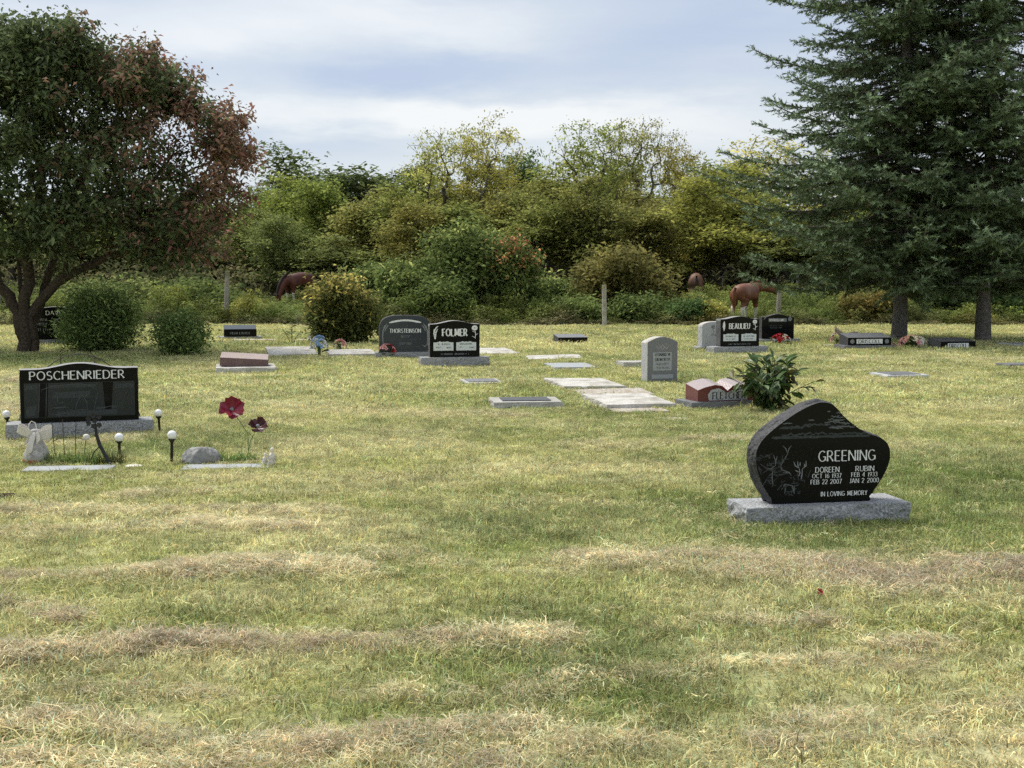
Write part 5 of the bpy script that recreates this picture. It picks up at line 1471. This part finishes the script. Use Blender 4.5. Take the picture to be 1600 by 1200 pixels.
def wire_frame():
    x, y = G(118, 722)
    t = thing('wire_border', 'thin rusty wire border of four rods among grass behind the flush plaque', 'border', (x, y, HH(x, y)))
    for i, (a, b, h) in enumerate(((-.17, -.20, .34), (-.09, -.105, .36), (0, .01, .34), (.07, .105, .27))):
        MB().tube([(a, 0, -.03), ((a + b) / 2, .0, h * .5), (b, .01, h)], .0035, 5).build('rod', M['wire'], t)
    MB().tube([(-.19, -.01, .17), (-.12, -.012, .205), (0, -.012, .21), (.09, -.01, .185)], .0035, 5).build('cross_wire', M['wire'], t)
    MB().lathe([(.022, .185), (.028, .20), (.026, .225), (.012, .235)], 10, center=(.105, -.02, 0)).build('pale_blossom', M['figure'], t, True)
    MB().lathe([(.012, .16), (.03, .18), (.026, .20), (.010, .21)], 9, center=(-.235, -.02, 0)).build('pale_blossom', M['petal_cream'], t, True)
wire_frame()
def wire_arch():
    x, y = site(127, 681, .62, R(19))
    t = thing('wire_arch', 'thin wire arch showing above the top of the wide black headstone', 'wire arch', (x, y, HH(x, y)), R(19))
    MB().tube([(-.62 + 1.24 * i / 16, 0, .06 + .75 * math.sin(math.pi * i / 16) ** .55) for i in range(17)], .006, 5).build('hoop', M['wire'], t)
    for a in (-.18, .16): MB().tube([(a, 0, -.02), (a, 0, .79)], .005, 5).build('rod', M['wire'], t)
    MB().tube([(-.5, 0, .45), (.5, 0, .45)], .004, 5).build('cross_wire', M['wire'], t)
wire_arch()

def boulder(name, label, cat, px, py, sx, sy, sz, mat, seed, sink=.25):
    import bmesh
    x, y = G(px, py)
    bm = bmesh.new(); bmesh.ops.create_icosphere(bm, subdivisions=4, radius=1)
    for v in bm.verts:
        c = v.co.copy()
        n = fbm(np.array([c.x * 1.4 + seed + c.z * .8]), np.array([c.y * 1.4 - c.z * 1.1]), seed, 4)[0] - .5
        f = 1 + n * .5
        for pl, dd in (((.6, -.5, .62), .80), ((-.7, -.4, .58), .82), ((0, -.95, .3), .85), ((.1, .3, .95), .82)):
            dist = c.x * pl[0] + c.y * pl[1] + c.z * pl[2]
            if dist * f > dd: f = dd / dist
        v.co = Vector((c.x * sx, c.y * sy, c.z * sz)) * f
    me = bpy.data.meshes.new(name); bm.to_mesh(me); bm.free()
    me.materials.append(M[mat]); me.polygons.foreach_set('use_smooth', [True] * len(me.polygons))
    return link(name, me, loc=(x, y + sy * .4, HH(x, y) + sz * (1 - 2 * sink) - .01), rot=(0, 0, .4), label=label, category=cat)
boulder('rock', 'rounded grey field rock beside the tall globe light', 'rock', 312, 726, .165, .12, .115, 'rock', 7)
boulder('soil_clod', 'dark clod of soil and dead leaves at the left edge of the lawn', 'soil', 4, 782, .09, .07, .035, 'soil', 17)
def poppy(label, px, py, stem_pts, r, mat, tilt, seed):
    x, y = G(px, py)
    t = thing('poppy_ornament', label, 'flower ornament', (x, y, HH(x, y)), group='red poppy ornaments')
    MB().tube(stem_pts, .0035, 5).build('stem', M['stem'], t)
    top = Vector(stem_pts[-1]); rng = random.Random(seed)
    rotm = Euler(tilt).to_matrix()
    for k in range(5):
        a = k * 2 * math.pi / 5 + .3
        V = []; F = []; nu, nv = 5, 5
        for i in range(nu + 1):
            rr = r * i / nu
            for j in range(nv + 1):
                q = a + (j / nv - .5) * 1.75 * (1 - .12 * (i == nu) * abs(j / nv - .5) * 2)
                z = (.55 + .35 * math.sin(k * 2.4)) * r * (i / nu) ** 1.7 + .06 * r * math.sin(j * 2.1 + k) * (i / nu) + .012 * (k % 2)
                ex = (1 + .10 * math.sin(j * 2.6 + k)) * (.8 + .3 * abs(math.sin(k * 1.9 + 1)))
                V.append(top + rotm @ Vector((rr * ex * math.cos(q), rr * ex * math.sin(q), z)))
        for i in range(nu):
            for j in range(nv):
                p = i * (nv + 1) + j; F.append((p, p + 1, p + nv + 2, p + nv + 1))
        MB().add(V, F).build('petal', M[mat], t, True)
    c = top + rotm @ Vector((0, 0, .02))
    b = MB()
    b.lathe([(.006, -.008), (.016, 0), (.018, .010), (.010, .018)], 10)
    b.v = [tuple(c + rotm @ Vector(v)) for v in b.v]
    b.build('flower_centre', M['letter_grey'], t, True)
poppy('large open dark red poppy ornament on a thin stem', 388, 712, [(0, 0, -.02), (.0, 0, .2), (-.06, -.01, .30), (-.135, -.02, .41)], .105, 'poppy', (R(58), R(6), R(8)), 1)
poppy('small drooping maroon poppy ornament right of the large one', 385, 714, [(0, .03, -.02), (.03, .03, .13), (.07, .02, .21), (.105, .01, .26)], .080, 'poppy_dark', (R(38), R(30), R(-20)), 2)

def figurine():
    x, y = G(424, 730)
    t = thing('figurine', 'small white figurine of two huddled figures at the end of the plaque', 'figurine', (x, y, HH(x, y) + .005), .2)
    import bmesh
    def body(name, off, s, lean):
        prof = [(.034, 0), (.036, .015), (.030, .05), (.026, .08), (.028, .105), (.020, .122), (.010, .130), (.013, .138), (.019, .150), (.019, .165), (.012, .177), (.003, .181)]
        b = MB().lathe([(r * s, z * s) for r, z in prof], 14, wob=lambda q, z: 1 + .10 * math.sin(4 * q + z * 30))
        b.tube([(.028 * s, -.004, .10 * s), (.036 * s, -.016 * s, .07 * s), (.014 * s, -.036 * s, .075 * s)], [.009 * s, .008 * s, .006 * s], 7)
        b.tube([(-.028 * s, -.004, .10 * s), (-.036 * s, -.016 * s, .07 * s), (-.008 * s, -.036 * s, .078 * s)], [.009 * s, .008 * s, .006 * s], 7)
        b.build(name, M['figure'], t, True, loc=off, rot=(0, R(lean), 0))
    body('taller_figure', (.0, 0, 0), .85, 4); body('smaller_figure', (-.062, -.01, 0), .62, 8)
    MB().lathe([(.06, -.01), (.062, .004), (.05, .006)], 14, wob=lambda q, z: 1 + .2 * math.cos(q) ** 2, center=(-.025, 0, 0)).build('foot_plate', M['figure'], t, True)
figurine()
def white_bit():
    x, y = G(209, 733)
    b = MB().lathe([(.002, 0), (.05, .006), (.058, .014), (.05, .02), (.02, .024)], 14, wob=lambda q, z: 1 + .25 * math.cos(q) ** 2)
    b.build('pale_stone_disc', M['figure'], None, True, loc=(x, y, HH(x, y) + .004), rot=(R(4), 0, 0), label='small flat white stone between the two flush plaques', category='stone')
white_bit()

def petal_head(seed, n=3):
    rng = random.Random(seed); V = []; F = []
    for ring in range(n):
        m = 6 - ring
        for k in range(m):
            a = k * 2 * math.pi / m + ring * .5 + rng.uniform(-.15, .15); o = len(V)
            e = .25 + ring * .42; L = 1 - ring * .22; w = .55 - ring * .08
            d = Vector((math.cos(a) * math.cos(e), math.sin(a) * math.cos(e), math.sin(e))); s = Vector((-math.sin(a), math.cos(a), 0))
            V += [Vector((0, 0, .0)), d * L * .6 + s * w * .6, d * L + Vector((0, 0, .1)), d * L * .6 - s * w * .6]
            F.append((o, o + 1, o + 2, o + 3))
    me = bpy.data.meshes.new('blossom'); me.from_pydata([tuple(v) for v in V], [], F); me.update(); return me
HEADS = [petal_head(i) for i in range(4)]
HEADM = {}
def head_mesh(i, mat):
    if (i, mat) not in HEADM:
        m = HEADS[i].copy(); m.materials.append(M[mat]); HEADM[(i, mat)] = m
    return HEADM[(i, mat)]
LEAFM = {}
def leaf_mesh(mat):
    if mat not in LEAFM:
        V = [(0, 0, 0), (.22, .16, .05), (.5, .22, .10), (.8, .13, .08), (1, 0, 0), (.8, -.13, .08), (.5, -.22, .10), (.22, -.16, .05), (.5, 0, .02)]
        F = [(0, 8, 2, 1), (8, 4, 3, 2), (0, 7, 6, 8), (8, 6, 5, 4)]
        me = bpy.data.meshes.new('leaf'); me.from_pydata(V, [], F); me.update(); me.materials.append(M[mat]); LEAFM[mat] = me
    return LEAFM[mat]
def bouquet(label, px, py, r, hgt, mats, n, seed, hs=.045, leaves=8, vase=None):
    x, y = G(px, py); rng = random.Random(seed)
    t = thing('flower_bouquet', label, 'flowers', (x, y, HH(x, y)), group='artificial flower bouquets')
    MB().tube([(0, 0, -.02), (0, 0, hgt * .5)], [.02, .035], 8).build('stems', M['petal_leaf'], t, True)
    if vase: MB().lathe([(.05, 0), (.07, .05), (.075, .10), (.06, .14)], 14).build('vase', M[vase], t, True)
    for k in range(n):
        a = rng.uniform(0, 6.28); e = rng.uniform(.05, 1.5)
        d = Vector((math.cos(a) * math.cos(e), math.sin(a) * math.cos(e), math.sin(e)))
        p = Vector((d.x * r, d.y * r, hgt * .45 + d.z * hgt * .55))
        mat = mats[rng.randrange(len(mats))] if rng.random() < .25 else mats[int((p.x / r * .5 + .5) * len(mats) * .999)]
        o = link('blossom', head_mesh(rng.randrange(4), mat), t, p, d.to_track_quat('Z', 'Y').to_euler()); o.scale = (hs * rng.uniform(.8, 1.3),) * 3
    for k in range(leaves):
        a = rng.uniform(0, 6.28)
        o = link('leaf', leaf_mesh('petal_leaf'), t, (.3 * r * math.cos(a), .3 * r * math.sin(a), hgt * rng.uniform(.2, .5)), (rng.uniform(-.4, .4), rng.uniform(-.7, .1), a)); o.scale = (r * 1.1,) * 3
bouquet('blue and white flower bunch between the two white slabs', 499, 560, .15, .42, ['petal_white', 'petal_blue', 'petal_blue', 'petal_white'], 60, 1, .045)
bouquet('white flower spray above the blue bunch', 494, 538, .17, .25, ['petal_white', 'petal_white', 'petal_purple'], 22, 2, .05)
bouquet('small pink flower bunch behind the right-hand white slab', 531, 550, .13, .24, ['petal_cream', 'petal_pink', 'petal_pink'], 22, 3, .05)
bouquet('red and pink flower bunch at the foot of the slate-grey headstone', 605, 561, .15, .27, ['petal_red', 'petal_pink', 'petal_red'], 34, 4, .05)
bouquet('red and white flowers before the dark rear headstone', 1219, 539, .21, .24, ['petal_white', 'petal_red', 'petal_red', 'petal_cream', 'petal_white'], 38, 5, .055)
bouquet('large cream and peach flower mound beside the spruce trunk', 1425, 545, .28, .27, ['petal_pink', 'petal_peach', 'petal_cream', 'petal_white', 'petal_cream'], 46, 6, .07)
bouquet('little red flowers at the right end of the rosette marker', 1391, 544, .12, .12, ['petal_red', 'petal_pink'], 14, 7, .04, 4)
bouquet('pink and white flowers behind the driftwood', 1308, 540, .13, .30, ['petal_pink', 'petal_white'], 14, 8, .055, 4)
def driftwood():
    x, y = G(1322, 541)
    t = thing('driftwood', 'forked grey driftwood leaning on the rosette marker', 'driftwood', (x, y, HH(x, y)))
    MB().tube([(.10, .0, .02), (.02, .02, .16), (-.08, .03, .26), (-.20, .04, .36), (-.26, .04, .38)], [.06, .075, .06, .05, .03], 8).build('trunk_piece', M['driftwood'], t, True)
    MB().tube([(.0, .03, .18), (.10, .05, .29), (.20, .06, .30), (.27, .06, .33)], [.05, .05, .045, .02], 8).build('branch_piece', M['driftwood'], t, True)
    MB().tube([(-.20, .04, .36), (-.25, .05, .44), (-.22, .05, .47)], [.03, .03, .018], 7).build('branch_piece', M['driftwood'], t, True)
driftwood()
def fallen_leaf():
    x, y = G(1281, 932)
    o = link('fallen_petal', head_mesh(1, 'petal_red'), None, (x, y, HH(x, y) + .035), (.9, .3, .2), label='small red scrap lying in the grass below the boulder headstone', category='petal'); o.scale = (.022,) * 3
fallen_leaf()

# --- peony-like plant beside the red marker
def peony():
    x, y = G(1203, 640); rng = random.Random(12)
    t = thing('leafy_plant', 'leafy dark green peony plant in front of the red marker', 'plant', (x, y, HH(x, y)))
    FOOT.append((x, y, 0, .15, .12))
    cols = [(.030, .058, .016), (.042, .075, .020), (.06, .09, .03), (.055, .05, .02), (.024, .045, .014)]
    for c in cols:
        nm = 'peony_%d' % int(c[0] * 1000)
        M[nm] = foliage(nm, .2, .4, base=c, jitter=.35, gain=1.6, spec=.3)
    keys = ['peony_%d' % int(c[0] * 1000) for c in cols]
    nstem = 34
    for s in range(nstem):
        a = rng.uniform(0, 6.28); rr = rng.uniform(.15, .60) * (1 if rng.random() < .7 else .6); h = .66 - .46 * rr + rng.uniform(-.10, .04)
        pts = [Vector((.06 * math.cos(a) * rr, .06 * math.sin(a) * rr, -.02))]
        for q in (.35, .7, 1.0): pts.append(Vector((rr * q ** 1.3 * math.cos(a), rr * q ** 1.3 * math.sin(a) * .85, h * (q ** .8))))
        MB().tube(pts, [.007, .006, .005, .003], 5).build('stem', M['petal_leaf'], t, True)
        for k in range(11):
            q = .22 + .78 * k / 10
            i = min(2, int(q * 3)); f = q * 3 - i
            p = pts[i].lerp(pts[i + 1], min(1, f))
            az = a + rng.uniform(-1.6, 1.6); el = rng.uniform(-.75, .35) - (.3 if k < 9 else -.5)
            o = link('leaf', leaf_mesh(rng.choice(keys)), t, p, (rng.uniform(-.6, .6), el * .9 if k < 9 else -.5, az))
            o.rotation_euler = Euler((rng.uniform(-.7, .7), -el, az))
            sc = rng.uniform(.13, .21); o.scale = (sc, sc * .95, sc)
peony()
def weed_sprout():
    x, y = G(456, 541); rng = random.Random(4)
    t = thing('weed_sprout', 'lone dark broad-leaved weed on the lawn left of the yellowing shrub', 'weed', (x, y, HH(x, y)))
    for s in range(4):
        a = s * 1.6; top = Vector((.22 * math.cos(a), .1 * math.sin(a), rng.uniform(.28, .5)))
        MB().tube([(0, 0, -.02), tuple(top * .5 + Vector((0, 0, .04))), tuple(top)], [.008, .006, .004], 5).build('stem', M['petal_leaf'], t)
        for k in range(5):
            o = link('leaf', leaf_mesh('petal_leaf'), t, top * rng.uniform(.45, 1), (rng.uniform(-.5, .5), rng.uniform(-.4, .5), rng.uniform(0, 6.28))); o.scale = (rng.uniform(.10, .16),) * 3
weed_sprout()

# green tufts around the ornaments, dry stem tuft
def tuft_clump(label, px, py, w, d, h, n, col, seed):
    rng = np.random.default_rng(seed); x, y = G(px, py)
    v, f, c = blades(rng, n, 1.0, h * .4, h, .0065, .45, .6, 1.4, .6)
    v = v.copy(); k = len(v) // 5
    base = np.repeat(v.reshape(-1, 5, 3)[:, :2].mean(1), 5, axis=0); base[:, 2] = 0
    v = v - base + base * np.array((w / 2, d / 2, 1))
    me = np_mesh('grass_tuft', v, f, c * np.array(col), [M['leaf']])
    link('grass_tuft', me, None, (x, y, HH(x, y) - .01), label=label, category='grass', kind='stuff')
tuft_clump('long green grass behind the left flush plaque', 120, 727, .66, .12, .16, 420, (.085, .12, .03), 1)
tuft_clump('dark grass and dry stems at the foot of the iron ornament', 175, 727, .24, .10, .17, 180, (.06, .065, .025), 2)
tuft_clump('long green grass around the field rock and the poppies', 350, 722, .62, .20, .13, 420, (.07, .125, .025), 3)
tuft_clump('grass growing at the foot of the iron-flanked figure', 55, 728, .3, .08, .08, 120, (.11, .14, .035), 4)
tuft_clump('long green grass at the foot of the leafy weed', 460, 543, .6, .3, .15, 220, (.10, .15, .03), 5)

# ------------------------------------------------------------------ fence posts
def post(label, px, dist, top, w, lean, mat='post_wood', tilt=0):
    x = AT(px, dist); h = ZAT(top, dist) - HH(x, dist)
    rng = random.Random(int(px)); b = MB()
    nn = 7
    pts = [(rng.uniform(-.008, .008), rng.uniform(-.008, .008), -.3 + (h + .3) * i / nn) for i in range(nn + 1)]
    b.tube(pts, [w / 2 * rng.uniform(.93, 1.07) for _ in range(nn + 1)], 10)
    b.build('fence_post', M[mat], None, True, loc=(x, dist, HH(x, dist)), rot=(R(tilt), R(lean), 0), label=label, category='fence post', group='old wooden fence posts')
post('leaning grey fence post left of the grazing horse', 355, 43.6, 424, .17, 2.5)
post('pale whitish fence post at the lawn edge right of centre', 944, 41.0, 445, .15, -1.2, 'post_white')
post('grey fence post just above the dark rear headstone', 1214, 42.4, 450, .15, 1.5)
post('thin grey fence post deep under the spruce boughs', 1243, 56, 426, .12, 0)
post('grey fence post carrying a broken rail under the spruce', 1283, 48, 453, .12, 1)
post('thin distant fence post between the two right-hand horses', 1127, 58, 430, .10, 0)
post('grey fence post at the left picture edge', 2, 44.0, 440, .22, -1)
def rail():
    d = 48.0
    MB().tube([(AT(1284, d), d - .08, ZAT(470, d)), (AT(1300, d), d - .08, ZAT(468, d)), (AT(1318, d), d - .1, ZAT(470, d))], [.03, .035, .022], 7).build(
        'broken_rail', M['post_wood'], None, True, label='broken wooden rail stub on the post under the spruce', category='fence rail')
    MB().tube([(AT(545 - 60, 63), 63, ZAT(388, 63)), (AT(500, 63), 63, ZAT(405, 63)), (AT(528, 63), 63, ZAT(440, 63))], [.10, .12, .14], 7).build(
        'dead_trunk', M['bark_grey'], None, True, label='grey dead trunk leaning behind the grazing horse', category='dead tree')
rail()

# ------------------------------------------------------------------ horses
def horse_material(name, coat, dark, sock):
    m, N, L, out = newmat(name)
    p = N.new('ShaderNodeBsdfPrincipled'); p.inputs['Roughness'].default_value = .55; p.inputs['Specular IOR Level'].default_value = .3
    L.new(p.outputs[0], out.inputs[0])
    tc = N.new('ShaderNodeTexCoord'); s = N.new('ShaderNodeSeparateXYZ'); L.new(tc.outputs['Object'], s.inputs[0])
    n = N.new('ShaderNodeTexNoise'); n.inputs['Scale'].default_value = 3.5; n.inputs['Detail'].default_value = 4; L.new(tc.outputs['Object'], n.inputs['Vector'])
    r = N.new('ShaderNodeValToRGB'); L.new(n.outputs['Fac'], r.inputs[0])
    r.color_ramp.elements[0].position = .35; r.color_ramp.elements[0].color = (*dark, 1); r.color_ramp.elements[1].position = .6; r.color_ramp.elements[1].color = (*coat, 1)
    a = N.new('ShaderNodeMath'); a.operation = 'MULTIPLY_ADD'; L.new(n.outputs['Fac'], a.inputs[0]); a.inputs[1].default_value = .25; L.new(s.outputs[2], a.inputs[2])
    g = N.new('ShaderNodeMath'); g.operation = 'LESS_THAN'; L.new(a.outputs[0], g.inputs[0]); g.inputs[1].default_value = sock
    xb = N.new('ShaderNodeMath'); xb.operation = 'LESS_THAN'; L.new(s.outputs[0], xb.inputs[0]); xb.inputs[1].default_value = .92
    mu = N.new('ShaderNodeMath'); mu.operation = 'MULTIPLY'; L.new(g.outputs[0], mu.inputs[0]); L.new(xb.outputs[0], mu.inputs[1])
    mx = N.new('ShaderNodeMix'); mx.data_type = 'RGBA'; L.new(mu.outputs[0], mx.inputs[0]); L.new(r.outputs[0], mx.inputs[6]); mx.inputs[7].default_value = (.62, .59, .52, 1)
    L.new(mx.outputs[2], p.inputs['Base Color'])
    return m
M['horse_bay'] = horse_material('horse_bay', (.115, .034, .020), (.055, .018, .013), .66)
M['horse_chestnut'] = horse_material('horse_chestnut', (.21, .082, .042), (.11, .042, .022), .70)
M['horse_roan'] = horse_material('horse_roan', (.22, .125, .085), (.14, .07, .045), .60)
M['hair_dark'] = plain('hair_dark', (.03, .022, .018), .8, .2, var=.4)
M['hair_rust'] = plain('hair_rust', (.14, .055, .025), .8, .2, var=.4)
def horse(label, px, dist, heading, coat, hair, head='graze', scale=1.0):
    """body along +x, withers about 1.5 m; one skinned surface"""
    x = AT(px, dist)
    t = thing('horse', label, 'horse', (x, dist, HH(x, dist) - .02), heading, 'grazing horses'); t.scale = (scale,) * 3
    V = []; Rr = []; E = []
    def chain(pts, start=None):
        last = start
        for (p, r) in pts:
            V.append(p); Rr.append(r if hasattr(r, '__len__') else (r, r)); i = len(V) - 1
            if last is not None: E.append((last, i))
            last = i
        return last
    # spine from pelvis forwards
    chain([((-.55, 0, 1.14), (.29, .30)), ((-.2, 0, 1.08), (.31, .33)), ((.2, 0, 1.06), (.31, .34)), ((.55, 0, 1.12), (.27, .31))])
    pel, chest = 0, 3
    chain([((-.82, 0, 1.14), (.22, .24))], pel)
    if head == 'graze':
        neck = [((.84, .0, 1.02), (.15, .21)), ((1.08, .02, .74), (.11, .16)), ((1.22, .03, .48), (.10, .13)), ((1.27, .03, .34), (.10, .12)), ((1.26, .03, .16), (.075, .085)), ((1.25, .03, .06), (.065, .07))]
    else:
        neck = [((.84, -.06, 1.24), (.16, .22)), ((1.06, -.22, 1.25), (.115, .17)), ((1.18, -.42, 1.20), (.10, .14)), ((1.24, -.56, 1.15), (.10, .125)), ((1.32, -.76, 1.02), (.075, .09)), ((1.36, -.86, .95), (.062, .07))]
    chain(neck, chest)
    for s in (-1, 1):
        chain([((.52, s * .17, .86), .14), ((.53, s * .17, .62), .085), ((.55, s * .17, .46), .062), ((.53, s * .17, .18), .045), ((.56, s * .17, .10), .055), ((.59, s * .17, .03), .065)], chest)
        chain([((-.66, s * .18, .86), .19), ((-.60, s * .18, .68), .12), ((-.82, s * .18, .50), .066), ((-.80, s * .18, .18), .046), ((-.77, s * .18, .10), .056), ((-.74, s * .18, .03), .066)], pel)
    me = bpy.data.meshes.new('body'); me.from_pydata(V, E, []); me.materials.append(M[coat]); me.update()
    o = link('body', me, t)
    o.modifiers.new('skin', 'SKIN').use_smooth_shade = True
    for i, r in enumerate(Rr):
        sv = o.data.skin_vertices[0].data[i]; sv.radius = r; sv.use_root = (i == 0)
    sub = o.modifiers.new('sub', 'SUBSURF'); sub.levels = sub.render_levels = 2
    b = MB()
    np_ = [Vector(p[0]) for p in neck[:4]]
    crest = [Vector((.55, 0, 1.42))] + [p + Vector(((.17, 0, .10) if head == 'graze' else (0, 0, .19))) * (1 - .12 * i) for i, p in enumerate(np_)]
    b.tube([tuple(p) for p in crest], [.05, .07, .06, .05, .03], 6)
    b.build('mane', M[hair], t, True)
    MB().tube([(-1.02, 0, 1.22), (-1.14, 0, 1.05), (-1.16, 0, .75), (-1.12, 0, .45)], [.05, .075, .085, .03], 7).build('tail', M[hair], t, True)
    hp = Vector(neck[3][0])
    for s in (-1, 1):
        q = hp + Vector((-.02, s * .07, .10)) if head != 'graze' else hp + Vector((.07, s * .07, .08))
        MB().lathe([(.035, 0), (.04, .05), (.022, .11), (.003, .15)], 8).build('ear', M[hair], t, True, loc=q, rot=(s * -.25, .15 if head != 'graze' else 1.2, 0))
horse('dark bay horse with white socks grazing in the clearing at left', 470, 56, R(236), 'horse_bay', 'hair_dark', 'graze', 1.05)
horse('chestnut horse with white legs facing right, farthest right of the horses', 1163, 44.6, R(60), 'horse_chestnut', 'hair_rust', 'up', 1.0)
horse('pale roan horse seen from behind among the weeds', 1085, 57, R(84), 'horse_roan', 'hair_dark', 'graze', 1.0)
horse('chestnut horse mostly hidden behind the bush at the pale post', 965, 54, R(176), 'horse_chestnut', 'hair_rust', 'graze', 1.0)

build_grass()
